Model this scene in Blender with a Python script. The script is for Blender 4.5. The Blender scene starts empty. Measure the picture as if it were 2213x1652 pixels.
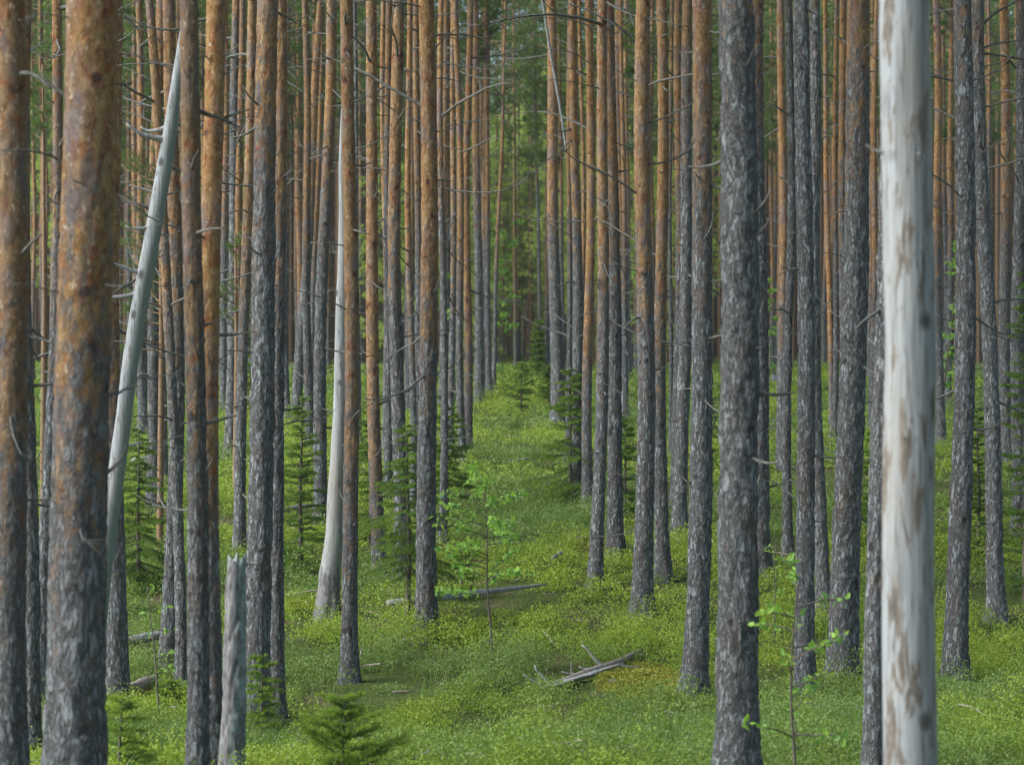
import bpy, math, random
import numpy as np
from mathutils import Vector, Matrix, Quaternion

# ------------------------------------------------------------------ camera, sky, sun, exposure
S = bpy.context.scene
COL = S.collection
CZ = 1.65
LENS = 85.0
F = 2213.0 * LENS / 36.0          # focal length in units of the measuring grid (2213 wide)
PX0, PY0 = 1106.5, 826.0
cd = bpy.data.cameras.new("camera"); cam = bpy.data.objects.new("camera", cd); COL.objects.link(cam)
cd.lens = LENS; cd.sensor_width = 36.0; cd.clip_end = 3000
cam.location = (0, 0, CZ); cam.rotation_euler = (math.radians(90), 0, 0)
cd.dof.use_dof = True; cd.dof.focus_distance = 28.0; cd.dof.aperture_fstop = 3.2
S.camera = cam

SUN_EL, SUN_AZ = math.radians(34), math.radians(-104)   # azimuth from +Y towards +X: light comes from the left, behind the camera
world = bpy.data.worlds.new("World"); S.world = world; world.use_nodes = True
wn = world.node_tree.nodes; wl = world.node_tree.links
bg = wn["Background"]; sky = wn.new("ShaderNodeTexSky"); sky.sky_type = 'NISHITA'; sky.sun_disc = False
sky.sun_elevation = SUN_EL; sky.sun_rotation = SUN_AZ; sky.dust_density = 1.0; sky.ozone_density = 2.4
wl.new(sky.outputs[0], bg.inputs[0]); bg.inputs[1].default_value = 0.06
sd = bpy.data.lights.new("sun", 'SUN'); sun = bpy.data.objects.new("sun", sd); COL.objects.link(sun)
sd.energy = 2.4; sd.angle = math.radians(50); sd.color = (0.82, 0.91, 1.0)
dv = Vector((math.sin(SUN_AZ) * math.cos(SUN_EL), math.cos(SUN_AZ) * math.cos(SUN_EL), math.sin(SUN_EL)))
sun.rotation_euler = dv.to_track_quat('Z', 'Y').to_euler(); sun.location = (0, 0, 60)
S.view_settings.view_transform = 'Standard'; S.view_settings.look = 'None'
S.view_settings.exposure = 1.65; S.view_settings.gamma = 1
S.render.engine = 'CYCLES'
S.cycles.use_denoising = True
S.cycles.max_bounces = 5; S.cycles.diffuse_bounces = 3; S.cycles.glossy_bounces = 1
S.cycles.transmission_bounces = 3; S.cycles.transparent_max_bounces = 4
S.cycles.caustics_reflective = False; S.cycles.caustics_refractive = False
S.cycles.sample_clamp_indirect = 4

# ------------------------------------------------------------------ helpers
def tag(o, label=None, cat=None, group=None, kind=None):
    if label: o["label"] = label
    if cat: o["category"] = cat
    if group: o["group"] = group
    if kind: o["kind"] = kind
    return o

def empty(name, loc, rz=0.0):
    o = bpy.data.objects.new(name, None); COL.objects.link(o)
    o.location = loc; o.rotation_euler = (0, 0, rz); o.empty_display_size = 0.2
    return o

def link(name, me, parent=None, loc=None):
    o = bpy.data.objects.new(name, me); COL.objects.link(o)
    if parent: o.parent = parent
    if loc is not None: o.location = loc
    return o

def mesh_np(name, verts, faces, mats, smooth=True, pattr=None, fattr=None, matidx=None):
    """faces: list of (n,k) int arrays"""
    me = bpy.data.meshes.new(name)
    verts = np.ascontiguousarray(verts, dtype=np.float32)
    fl = [np.ascontiguousarray(f, dtype=np.int32) for f in faces if len(f)]
    nl = sum(f.size for f in fl); nf = sum(len(f) for f in fl)
    me.vertices.add(len(verts)); me.vertices.foreach_set("co", verts.ravel())
    me.loops.add(nl); me.loops.foreach_set("vertex_index", np.concatenate([f.ravel() for f in fl]))
    tot = np.concatenate([np.full(len(f), f.shape[1], dtype=np.int32) for f in fl])
    st = np.concatenate([[0], np.cumsum(tot)[:-1]]).astype(np.int32)
    me.polygons.add(nf); me.polygons.foreach_set("loop_start", st)
    me.polygons.foreach_set("use_smooth", np.full(nf, smooth, dtype=bool))
    if matidx is not None: me.polygons.foreach_set("material_index", np.ascontiguousarray(matidx, dtype=np.int32))
    for m in (mats if isinstance(mats, (list, tuple)) else [mats]): me.materials.append(m)
    for dom, dd in (("POINT", pattr), ("FACE", fattr)):
        for k, v in (dd or {}).items():
            a = me.attributes.new(k, 'FLOAT', dom); a.data.foreach_set("value", np.ascontiguousarray(v, dtype=np.float32))
    me.update(calc_edges=True)
    return me

def _hash(i, j, k, s):
    n = (i.astype(np.int64) * 374761393 + j.astype(np.int64) * 668265263 + k.astype(np.int64) * 2147483647 + s * 1274126177) & 0xFFFFFFFF
    n = ((n ^ (n >> 13)) * 1274126177) & 0xFFFFFFFF
    n = ((n ^ (n >> 15)) * 2246822519) & 0xFFFFFFFF
    return ((n ^ (n >> 16)) & 0xFFFFFF) / float(0xFFFFFF)

def vn(x, y, z, s=0):
    xi, yi, zi = np.floor(x), np.floor(y), np.floor(z)
    fx, fy, fz = x - xi, y - yi, z - zi
    fx = fx * fx * (3 - 2 * fx); fy = fy * fy * (3 - 2 * fy); fz = fz * fz * (3 - 2 * fz)
    xi = xi.astype(np.int64); yi = yi.astype(np.int64); zi = zi.astype(np.int64)
    r = 0
    for a in (0, 1):
        for b in (0, 1):
            for c in (0, 1):
                w = (fx if a else 1 - fx) * (fy if b else 1 - fy) * (fz if c else 1 - fz)
                r = r + w * _hash(xi + a, yi + b, zi + c, s)
    return r

# ------------------------------------------------------------------ materials
def newmat(name):
    m = bpy.data.materials.new(name); m.use_nodes = True
    nt = m.node_tree; b = nt.nodes["Principled BSDF"]
    return m, nt, b

def N(nt, typ, **kw):
    n = nt.nodes.new(typ)
    for k, v in kw.items():
        if k.startswith("i_"):
            key = k[2:]; key = int(key) if key.isdigit() else key
            n.inputs[key].default_value = v
        else: setattr(n, k, v)
    return n

def ramp(nt, src, stops, interp='LINEAR'):
    r = nt.nodes.new("ShaderNodeValToRGB"); r.color_ramp.interpolation = interp
    e = r.color_ramp.elements
    e[0].position = stops[0][0]; e[0].color = tuple(stops[0][1]) + (1,) if not isinstance(stops[0][1], (int, float)) else (stops[0][1],) * 3 + (1,)
    e[1].position = stops[-1][0]; e[1].color = tuple(stops[-1][1]) + (1,) if not isinstance(stops[-1][1], (int, float)) else (stops[-1][1],) * 3 + (1,)
    for p, c in stops[1:-1]:
        q = e.new(p); q.color = tuple(c) + (1,) if not isinstance(c, (int, float)) else (c,) * 3 + (1,)
    nt.links.new(src, r.inputs[0]); return r.outputs[0]

def mix(nt, fac, a, b, mode='MIX'):
    n = nt.nodes.new("ShaderNodeMix"); n.data_type = 'RGBA'; n.blend_type = mode
    for sock, v in ((n.inputs[0], fac), (n.inputs[6], a), (n.inputs[7], b)):
        if hasattr(v, "is_output"): nt.links.new(v, sock)
        elif isinstance(v, (int, float)): sock.default_value = v
        else: sock.default_value = tuple(v) + (1,)
    return n.outputs[2]

def mth(nt, op, a, b=0.0, c=0.0, clamp=False):
    n = nt.nodes.new("ShaderNodeMath"); n.operation = op; n.use_clamp = clamp
    for i, v in enumerate((a, b, c)):
        if hasattr(v, "is_output"): nt.links.new(v, n.inputs[i])
        else: n.inputs[i].default_value = v
    return n.outputs[0]

def noise(nt, vec, scale, detail=3.0, rough=0.55, dist=0.0):
    n = nt.nodes.new("ShaderNodeTexNoise"); n.inputs["Scale"].default_value = scale
    n.inputs["Detail"].default_value = detail; n.inputs["Roughness"].default_value = rough; n.inputs["Distortion"].default_value = dist
    nt.links.new(vec, n.inputs["Vector"]); return n.outputs["Fac"]

def mapv(nt, vec, sc):
    n = nt.nodes.new("ShaderNodeMapping"); n.inputs["Scale"].default_value = sc
    nt.links.new(vec, n.inputs["Vector"]); return n.outputs[0]

def objvec(nt):
    tc = nt.nodes.new("ShaderNodeTexCoord"); oi = nt.nodes.new("ShaderNodeObjectInfo")
    r = mth(nt, 'MULTIPLY', oi.outputs["Random"], 57.0)
    v = nt.nodes.new("ShaderNodeVectorMath"); v.operation = 'ADD'
    cx = nt.nodes.new("ShaderNodeCombineXYZ")
    for i in range(3): nt.links.new(r, cx.inputs[i])
    nt.links.new(tc.outputs["Object"], v.inputs[0]); nt.links.new(cx.outputs[0], v.inputs[1])
    return v.outputs[0], oi.outputs["Random"]

def make_bark():
    m, nt, b = newmat("pine_bark")
    vec, rnd = objvec(nt)
    at = N(nt, "ShaderNodeAttribute", attribute_name="up"); up = at.outputs["Fac"]
    tn = N(nt, "ShaderNodeAttribute", attribute_name="tint").outputs["Fac"]
    # lower bark: long plates divided by dark fissures
    va = mapv(nt, vec, (1, 1, 0.30))
    n1 = noise(nt, va, 25, 4, 0.68, 0.4)
    crack = mth(nt, 'MULTIPLY', mth(nt, 'ABSOLUTE', mth(nt, 'SUBTRACT', n1, 0.5)), 10.0, clamp=True)   # 0 in the fissure
    n2 = noise(nt, mapv(nt, vec, (1, 1, 0.55)), 62, 5, 0.75)
    big = noise(nt, mapv(nt, vec, (1, 1, 0.45)), 5.5, 3, 0.6)
    lic = noise(nt, vec, 30, 5, 0.75)
    grey = ramp(nt, n2, [(0.28, (0.160, 0.146, 0.132)), (0.5, (0.330, 0.312, 0.292)), (0.74, (0.500, 0.485, 0.465))])
    brown = ramp(nt, n2, [(0.25, (0.170, 0.105, 0.072)), (0.7, (0.390, 0.280, 0.205))])
    lo = mix(nt, ramp(nt, big, [(0.52, 0.0), (0.68, 0.6)]), grey, brown)
    lo = mix(nt, ramp(nt, lic, [(0.50, 0.0), (0.66, 0.8)]), lo, (0.350, 0.410, 0.350))
    lo = mix(nt, mth(nt, 'MULTIPLY', mth(nt, 'SUBTRACT', 1.0, crack), 0.7), lo, (0.060, 0.040, 0.030))
    # upper bark: papery orange with peeling flakes
    vb = mapv(nt, vec, (1, 1, 0.5))
    u1 = noise(nt, vb, 15, 6, 0.78, 0.7)
    u2 = noise(nt, mapv(nt, vec, (1, 1, 0.65)), 42, 4, 0.75, 1.3)
    hi = ramp(nt, u1, [(0.32, (0.125, 0.052, 0.022)), (0.44, (0.270, 0.120, 0.042)), (0.55, (0.400, 0.215, 0.078)), (0.68, (0.490, 0.330, 0.175))])
    hib = ramp(nt, u1, [(0.30, (0.110, 0.065, 0.036)), (0.5, (0.250, 0.155, 0.080)), (0.72, (0.380, 0.270, 0.160))])
    hi = mix(nt, tn, hi, hib)
    hi = mix(nt, ramp(nt, u2, [(0.50, 0.0), (0.66, 0.75)]), hi, (0.480, 0.270, 0.100))
    hi = mix(nt, ramp(nt, u2, [(0.27, 0.75), (0.42, 0.0)]), hi, (0.070, 0.036, 0.026))
    hi = mix(nt, ramp(nt, noise(nt, vb, 4, 2, 0.6), [(0.48, 0.0), (0.66, 0.75)]), hi, (0.200, 0.160, 0.150))
    hi = mix(nt, ramp(nt, noise(nt, mapv(nt, vec, (1, 1, .7)), 9, 4, 0.7), [(0.55, 0.0), (0.62, 0.8)]), hi, (0.300, 0.100, 0.030))
    hi = mix(nt, ramp(nt, noise(nt, mapv(nt, vec, (1.3, 1, .6)), 31, 3, 0.6), [(0.62, 0.0), (0.66, 0.9)]), hi, (0.560, 0.420, 0.270))
    edge = noise(nt, mapv(nt, vec, (1, 1, 0.40)), 14, 6, 0.78)
    f = mth(nt, 'ADD', up, mth(nt, 'MULTIPLY', mth(nt, 'SUBTRACT', edge, 0.5), 2.2))
    fac = ramp(nt, f, [(0.32, 0.0), (0.68, 1.0)])
    col = mix(nt, fac, lo, hi)
    knot = noise(nt, mapv(nt, vec, (1, 1, 0.7)), 9.0, 1.0, 0.4)
    col = mix(nt, ramp(nt, knot, [(0.70, 0.0), (0.74, 0.75)]), col, (0.055, 0.042, 0.036))
    bri = mth(nt, 'ADD', mth(nt, 'MULTIPLY', rnd, 0.35), 0.82)
    col = mix(nt, 1.0, col, _grey(nt, bri), 'MULTIPLY')
    nt.links.new(col, b.inputs["Base Color"])
    b.inputs["Roughness"].default_value = 0.9; b.inputs["Specular IOR Level"].default_value = 0.2
    hlo = mth(nt, 'ADD', mth(nt, 'MULTIPLY', crack, 1.0), mth(nt, 'MULTIPLY', n2, 0.9))
    hhi = mth(nt, 'ADD', mth(nt, 'MULTIPLY', u1, 0.5), mth(nt, 'MULTIPLY', u2, 0.75))
    hm = nt.nodes.new("ShaderNodeMix"); hm.data_type = 'FLOAT'
    nt.links.new(fac, hm.inputs[0]); nt.links.new(hlo, hm.inputs[2]); nt.links.new(hhi, hm.inputs[3])
    bp = nt.nodes.new("ShaderNodeBump"); bp.inputs["Strength"].default_value = 1.0; bp.inputs["Distance"].default_value = 0.03
    nt.links.new(hm.outputs[0], bp.inputs["Height"]); nt.links.new(bp.outputs[0], b.inputs["Normal"])
    return m

def _grey(nt, v):
    c = nt.nodes.new("ShaderNodeCombineColor")
    for i in range(3): nt.links.new(v, c.inputs[i])
    return c.outputs[0]

def make_bleached():
    m, nt, b = newmat("bleached_wood")
    vec, rnd = objvec(nt)
    g = noise(nt, mapv(nt, vec, (1, 1, 0.05)), 60, 3, 0.6)
    col = ramp(nt, g, [(0.3, (0.20, 0.19, 0.17)), (0.5, (0.31, 0.30, 0.275)), (0.72, (0.40, 0.39, 0.365))])
    p = noise(nt, mapv(nt, vec, (1, 1, 0.20)), 17, 4, 0.66, 0.5)
    br = N(nt, "ShaderNodeAttribute", attribute_name="stain").outputs["Fac"]
    f = mth(nt, 'ADD', p, mth(nt, 'MULTIPLY', br, 0.18))
    col = mix(nt, ramp(nt, f, [(0.585, 0.0), (0.63, 0.85)]), col, (0.17, 0.125, 0.085))
    col = mix(nt, ramp(nt, f, [(0.63, 0.0), (0.70, 0.8)]), col, (0.09, 0.07, 0.05))
    ck = noise(nt, mapv(nt, vec, (1, 1, 0.035)), 24, 2, 0.5, 0.3)
    line = ramp(nt, mth(nt, 'ABSOLUTE', mth(nt, 'SUBTRACT', ck, 0.5)), [(0.0, 0.85), (0.022, 0.0)])
    col = mix(nt, line, col, (0.10, 0.085, 0.07))
    vk = nt.nodes.new("ShaderNodeTexVoronoi"); vk.inputs["Scale"].default_value = 4.2; nt.links.new(mapv(nt, vec, (1, 1, .75)), vk.inputs["Vector"])
    col = mix(nt, ramp(nt, vk.outputs["Distance"], [(0.08, 0.9), (0.17, 0.0)]), col, (0.065, 0.055, 0.045))
    t = noise(nt, mapv(nt, vec, (1, 1, 0.2)), 3.2, 3, 0.6)
    col = mix(nt, ramp(nt, t, [(0.46, 0.0), (0.66, 0.5)]), col, (0.31, 0.25, 0.18))
    li = noise(nt, vec, 30, 4, 0.7)
    lf = N(nt, "ShaderNodeAttribute", attribute_name="lichen").outputs["Fac"]
    col = mix(nt, mth(nt, 'MULTIPLY', ramp(nt, li, [(0.30, 0.35), (0.60, 1.0)]), lf), col, (0.19, 0.215, 0.165))
    ba = N(nt, "ShaderNodeAttribute", attribute_name="bark").outputs["Fac"]
    bk = ramp(nt, noise(nt, mapv(nt, vec, (1, 1, 0.3)), 40, 3, 0.6), [(0.3, (0.08, 0.068, 0.058)), (0.7, (0.27, 0.245, 0.22))])
    bf = mth(nt, 'ADD', ba, mth(nt, 'MULTIPLY', mth(nt, 'SUBTRACT', noise(nt, mapv(nt, vec, (1, 1, 0.15)), 18, 3, 0.6), 0.5), 1.2))
    col = mix(nt, ramp(nt, bf, [(0.46, 0.0), (0.54, 1.0)]), col, bk)
    col = mix(nt, mth(nt, 'MULTIPLY', ramp(nt, noise(nt, mapv(nt, vec, (1, 1, .6)), 17, 4, 0.7), [(0.44, 0.0), (0.56, 0.85)]), mth(nt, 'MULTIPLY', lf, ba, clamp=True)), col, (0.25, 0.30, 0.27))
    nt.links.new(col, b.inputs["Base Color"])
    b.inputs["Roughness"].default_value = 0.75; b.inputs["Specular IOR Level"].default_value = 0.25
    bp = nt.nodes.new("ShaderNodeBump"); bp.inputs["Strength"].default_value = 0.6; bp.inputs["Distance"].default_value = 0.008
    nt.links.new(mth(nt, 'ADD', g, p), bp.inputs["Height"]); nt.links.new(bp.outputs[0], b.inputs["Normal"])
    return m

def make_twig(name, c0, c1):
    m, nt, b = newmat(name)
    vec, rnd = objvec(nt)
    n = noise(nt, vec, 25, 3, 0.6)
    nt.links.new(ramp(nt, n, [(0.3, c0), (0.7, c1)]), b.inputs["Base Color"])
    b.inputs["Roughness"].default_value = 0.9
    return m

def make_leaf(name, ramp_stops, trans=0.35, attr="v", rough=0.5, spec=0.3, tcol=None):
    m, nt, b = newmat(name)
    a = N(nt, "ShaderNodeAttribute", attribute_name=attr).outputs["Fac"]
    col = ramp(nt, a, ramp_stops)
    nt.links.new(col, b.inputs["Base Color"]); b.inputs["Roughness"].default_value = rough
    b.inputs["Specular IOR Level"].default_value = spec
    if trans > 0:
        t = nt.nodes.new("ShaderNodeBsdfTranslucent")
        tc = mix(nt, 1.0, col, tcol or (1.25, 1.35, 0.6), 'MULTIPLY')
        nt.links.new(tc, t.inputs["Color"])
        ms = nt.nodes.new("ShaderNodeMixShader"); ms.inputs[0].default_value = trans
        nt.links.new(b.outputs[0], ms.inputs[1]); nt.links.new(t.outputs[0], ms.inputs[2])
        nt.links.new(ms.outputs[0], nt.nodes["Material Output"].inputs["Surface"])
    return m

M_BARK = make_bark()
M_DEAD = make_bleached()
M_TWIG = make_twig("dead_twig", (0.07, 0.06, 0.045), (0.19, 0.175, 0.14))
M_LIMB = make_twig("limb_bark", (0.14, 0.08, 0.04), (0.33, 0.19, 0.09))
M_ROT = make_twig("rotten_wood", (0.16, 0.10, 0.07), (0.46, 0.37, 0.28))
M_STEM = make_twig("young_stem", (0.07, 0.05, 0.035), (0.17, 0.13, 0.09))
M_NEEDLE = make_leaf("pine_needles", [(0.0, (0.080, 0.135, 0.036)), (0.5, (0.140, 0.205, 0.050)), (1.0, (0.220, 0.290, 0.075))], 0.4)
M_SUNLIT = make_leaf("sunlit_needles", [(0.0, (0.320, 0.380, 0.100)), (0.5, (0.450, 0.520, 0.140)), (1.0, (0.580, 0.620, 0.200))], 0.5)  # sunlight painted into the green of young pines and the far wood's middle
M_SPRUCE = make_leaf("spruce_needles", [(0.0, (0.070, 0.120, 0.030)), (0.45, (0.150, 0.230, 0.040)), (1.0, (0.320, 0.400, 0.060))], 0.45)
M_BERRY = make_leaf("bilberry_leaves", [(0.0, (0.185, 0.245, 0.070)), (0.35, (0.210, 0.290, 0.042)), (0.7, (0.300, 0.365, 0.034)), (0.97, (0.370, 0.440, 0.050)), (1.0, (0.34, 0.30, 0.05))], 0.38)
M_GRASS = make_leaf("grass_blades", [(0.0, (0.110, 0.200, 0.045)), (0.8, (0.200, 0.300, 0.050)), (1.0, (0.33, 0.29, 0.13))], 0.35)
M_BROAD = make_leaf("broad_leaves", [(0.0, (0.170, 0.310, 0.070)), (0.6, (0.290, 0.470, 0.070)), (1.0, (0.420, 0.590, 0.090))], 0.45)
M_MOSS = make_leaf("golden_moss", [(0.0, (0.170, 0.220, 0.030)), (0.5, (0.300, 0.290, 0.035)), (1.0, (0.500, 0.400, 0.050))], 0.2)

# ------------------------------------------------------------------ ground
PD = np.array([-40, 0, 6, 10, 14, 18, 22, 25, 28, 32, 36, 42, 50, 60, 75, 95, 130, 160, 210, 300, 900], float)
PZ = np.array([-1.5, -1.6, -1.8, -2.25, -2.68, -3.03, -3.2, -3.2, -2.95, -2.6, -2.1, -1.55, -1.05, -0.6, -0.1, 0.35, 0.9, 1.8, 7.5, 22, 40], float)
def ground(x, y):
    x = np.asarray(x, float); y = np.asarray(y, float)
    p = (np.interp(y - 1.2, PD, PZ) + np.interp(y, PD, PZ) + np.interp(y + 1.2, PD, PZ)) / 3
    n = (vn(x / 5.5 + 31, y / 5.5 + 7, x * 0 + .5, 5) - .5) * 0.40 + (vn(x / 1.5, y / 2.1, x * 0 + .5, 9) - .5) * 0.22
    return CZ + p + n
def stand(px, py):
    """where the sight line through a measured point meets the ground"""
    t = np.arange(8, 320, 0.05); x = (px - PX0) / F * t; z = CZ - (py - PY0) / F * t
    g = ground(x, t); k = np.nonzero(z <= g)[0]
    d = t[k[0]] if len(k) else 150.0
    return float((px - PX0) / F * d), float(d)
def at(px, py, d): return Vector(((px - PX0) / F * d, d, CZ - (py - PY0) / F * d))

def build_ground():
    ys = np.concatenate([np.linspace(-40, 8, 20)[:-1], np.linspace(8, 70, 420)[:-1], np.linspace(70, 200, 130)[:-1], np.linspace(200, 900, 25)])
    xs = np.concatenate([np.linspace(-500, -20, 22)[:-1], np.linspace(-20, 20, 270), np.linspace(20, 500, 22)[1:]])
    X, Y = np.meshgrid(xs, ys); Z = ground(X, Y)
    nearm = ((Y > 8) & (Y < 90) & (abs(X) < 20))
    Z = Z + np.where(nearm, (vn(X / .35, Y / .35, X * 0, 3) - .5) * 0.06, 0)
    V = np.stack([X, Y, Z], -1).reshape(-1, 3); nx = len(xs)
    i = np.arange(len(ys) - 1)[:, None] * nx + np.arange(nx - 1)[None]
    Fq = np.stack([i, i + 1, i + nx + 1, i + nx], -1).reshape(-1, 4)
    m, nt, b = newmat("forest_floor")
    tc = nt.nodes.new("ShaderNodeTexCoord"); v = tc.outputs["Object"]
    a = noise(nt, v, 1.1, 4, 0.6); c = noise(nt, v, 22, 4, 0.7)
    moss = ramp(nt, c, [(0.3, (0.035, 0.050, 0.014)), (0.5, (0.085, 0.110, 0.026)), (0.7, (0.200, 0.200, 0.050))])
    lit = ramp(nt, c, [(0.3, (0.060, 0.040, 0.022)), (0.5, (0.150, 0.105, 0.060)), (0.72, (0.280, 0.200, 0.120))])
    nt.links.new(mix(nt, ramp(nt, a, [(0.52, 0.0), (0.64, 0.85)]), moss, lit), b.inputs["Base Color"])
    b.inputs["Roughness"].default_value = 1.0; b.inputs["Specular IOR Level"].default_value = 0.05
    bp = nt.nodes.new("ShaderNodeBump"); bp.inputs["Strength"].default_value = 0.9; bp.inputs["Distance"].default_value = 0.04
    nt.links.new(c, bp.inputs["Height"]); nt.links.new(bp.outputs[0], b.inputs["Normal"])
    o = link("ground", mesh_np("ground", V, [Fq], m)); tag(o, "mossy forest floor rising gently to the back", None, None, "structure")
build_ground()

# ------------------------------------------------------------------ tubes, branches
def frame_of(t):
    t = t / (np.linalg.norm(t) + 1e-9)
    a = np.array([0, 0, 1.0]) if abs(t[2]) < .9 else np.array([1.0, 0, 0])
    u = np.cross(a, t); u /= np.linalg.norm(u); w = np.cross(t, u)
    return u, w
class TB:
    """collects tubes into one mesh"""
    def __init__(s): s.v = []; s.f = []; s.n = 0
    def tube(s, pts, rad, k=5):
        pts = np.asarray(pts, float); n = len(pts)
        th = np.arange(k) / k * 2 * math.pi
        for i in range(n):
            t = pts[min(i + 1, n - 1)] - pts[max(i - 1, 0)]
            if i == 0: u, w = frame_of(t)
            else:
                t = t / (np.linalg.norm(t) + 1e-9); u = u - t * np.dot(u, t); u /= np.linalg.norm(u) + 1e-9; w = np.cross(t, u)
            s.v.append(pts[i] + rad[i] * (np.cos(th)[:, None] * u + np.sin(th)[:, None] * w))
        b = s.n; i = np.arange(n - 1)[:, None] * k + np.arange(k)[None]; j = np.arange(n - 1)[:, None] * k + (np.arange(k)[None] + 1) % k
        s.f.append((np.stack([i, j, j + k, i + k], -1).reshape(-1, 4)) + b); s.n += n * k
        s.v.append(pts[-1][None]); 
        s.f2 = getattr(s, "f2", []); L = b + (n - 1) * k
        s.f2.append(np.stack([L + np.arange(k), L + (np.arange(k) + 1) % k, np.full(k, s.n)], -1)); s.n += 1
    def mesh(s, name, mat, **kw):
        return mesh_np(name, np.concatenate(s.v), [np.concatenate(s.f), np.concatenate(s.f2)], mat, **kw)

def curve_pts(rng, p0, d, L, n, sag, wig):
    p = np.array(p0, float); d = np.array(d, float); d /= np.linalg.norm(d); out = [p.copy()]
    for i in range(n):
        d = d + np.array([rng.uniform(-wig, wig), rng.uniform(-wig, wig), rng.uniform(-wig, wig) + sag]); d /= np.linalg.norm(d)
        p = p + d * L / n; out.append(p.copy())
    return np.array(out)

def dead_branch_mesh(i, L, r0, sag, twigs, rise=0.0, mat=None):
    rng = random.Random(100 + i); t = TB()
    pts = curve_pts(rng, (0, 0, 0), (1, 0, rise * .7), L, 9, sag * .45, 0.13)
    rad = np.linspace(r0, r0 * .35, 10); t.tube(pts, rad, 5)
    for k in range(twigs):
        q = rng.randint(3, 8); a = rng.choice((-1, 1)) * rng.uniform(.5, 1.1)
        d = pts[q] - pts[q - 1]; d /= np.linalg.norm(d)
        dd = np.array([d[0] * math.cos(a) - d[1] * math.sin(a), d[0] * math.sin(a) + d[1] * math.cos(a), d[2] + rng.uniform(-.5, .5)])
        l = L * rng.uniform(.15, .42)
        t.tube(curve_pts(rng, pts[q], dd, l, 5, rng.uniform(-.05, .12), .16), np.linspace(r0 * .42, r0 * .16, 6), 4)
    return t.mesh("dead_branch", mat or M_TWIG)
BR_LONG = [dead_branch_mesh(i, 1.0, .0135, s, tw, ri) for i, (s, tw, ri) in enumerate([(.10, 3, -.5), (-.05, 4, .5), (.13, 5, -.7), (.02, 3, .2), (-.10, 2, .6), (.07, 6, -.2), (.16, 3, -.9), (-.02, 5, .1), (.05, 7, .4), (.12, 4, -.3)])]
BR_STUB = [dead_branch_mesh(60 + i, .30, .022, s, tw, ri, mat=M_DEAD) for i, (s, tw, ri) in enumerate([(.12, 0, .1), (-.05, 0, .6), (.14, 1, -.3), (.0, 0, .4)])]
BR_SHORT = [dead_branch_mesh(40 + i, .30, .016, s, tw, ri) for i, (s, tw, ri) in enumerate([(.10, 0, -.5), (-.03, 1, .6), (.13, 0, .7), (.0, 1, .1), (-.2, 0, .2), (.05, 0, -1.0)])]

# ------------------------------------------------------------------ pine crowns
def needles(seg0, seg1, rng, per, ln, wd, spread, v0, v1, v_of=None):
    """needle triangles along many twig segments (m,3)->(m,3)"""
    m = len(seg0); idx = np.repeat(np.arange(m), per); n = len(idx)
    t = rng.random(n); p = seg0[idx] * (1 - t[:, None]) + seg1[idx] * t[:, None]
    ax = seg1 - seg0; ax /= (np.linalg.norm(ax, axis=1)[:, None] + 1e-9); ax = ax[idx]
    r = rng.normal(size=(n, 3)); r -= ax * (r * ax).sum(1)[:, None]; r /= np.linalg.norm(r, axis=1)[:, None] + 1e-9
    d = ax * (1 - spread) + r * spread; d /= np.linalg.norm(d, axis=1)[:, None]
    s = np.cross(d, rng.normal(size=(n, 3))); s /= np.linalg.norm(s, axis=1)[:, None] + 1e-9
    L = ln * rng.uniform(.7, 1.15, n)[:, None]
    V = np.stack([p - s * wd / 2, p + s * wd / 2, p + d * L], 1).reshape(-1, 3)
    Fq = np.arange(3 * n).reshape(-1, 3)
    base = v_of[idx] if v_of is not None else np.zeros(n)
    return V, Fq, np.clip(base + rng.uniform(v0, v1, n), 0, 1)

def pine_crown_mesh(i, h0, h1, rmax, limbs, tufts, ln, wd, per, young=False):
    rr = random.Random(700 + i); rg = np.random.default_rng(700 + i); t = TB(); a0 = []; a1 = []; vv = []
    t.tube([(0, 0, h0 - .3), (0.05, 0, (h0 + h1) / 2), (0, .05, h1)], [.06, .04, .012], 5)
    for k in range(limbs):
        u = (k + rr.random()) / limbs; h = h0 + (h1 - h0) * u
        prof = (math.sin(math.pi * min(1, .12 + u * .88)) ** .7 if not young else (1 - u * .92)) * rr.uniform(.55, 1.1)
        R = max(.25, rmax * prof); a = rr.uniform(0, 2 * math.pi)
        pts = curve_pts(rr, (0, 0, h), (math.cos(a), math.sin(a), rr.uniform(-.1, .5)), R, 6, .05, .12)
        t.tube(pts, np.linspace(.022, .006, 7), 4)
        cv = rr.uniform(0, .35)
        for q in range(tufts):
            s = rr.uniform(.35, 1.0); j = min(5, int(s * 6)); c = pts[j] + (pts[j + 1] - pts[j]) * (s * 6 - j)
            d = np.array([rr.gauss(0, 1), rr.gauss(0, 1), rr.gauss(.4, .8)]); d /= np.linalg.norm(d)
            e = c + d * rr.uniform(.10, .34) * (R / rmax + .3); a0.append(e - d * .10); a1.append(e + d * .06); vv.append(cv)
            if q % 3 == 0: t.tube([c, e], [.006, .003], 3)
    V, Fn, v = needles(np.array(a0), np.array(a1), rg, per, ln, wd, .62, 0, .5, np.array(vv))
    tv = np.concatenate(t.v); tf = np.concatenate(t.f); tf2 = np.concatenate(t.f2)
    allv = np.concatenate([tv, V]); n0 = len(tf); n1 = len(tf2) + len(Fn)
    return mesh_np("crown", allv, [tf, tf2, Fn + len(tv)], [M_LIMB, M_SUNLIT if young else M_NEEDLE], smooth=False,
                   fattr={"v": np.concatenate([np.zeros(n0 + len(tf2)), v])},
                   matidx=np.concatenate([np.zeros(n0 + len(tf2)), np.ones(len(Fn))]))
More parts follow.
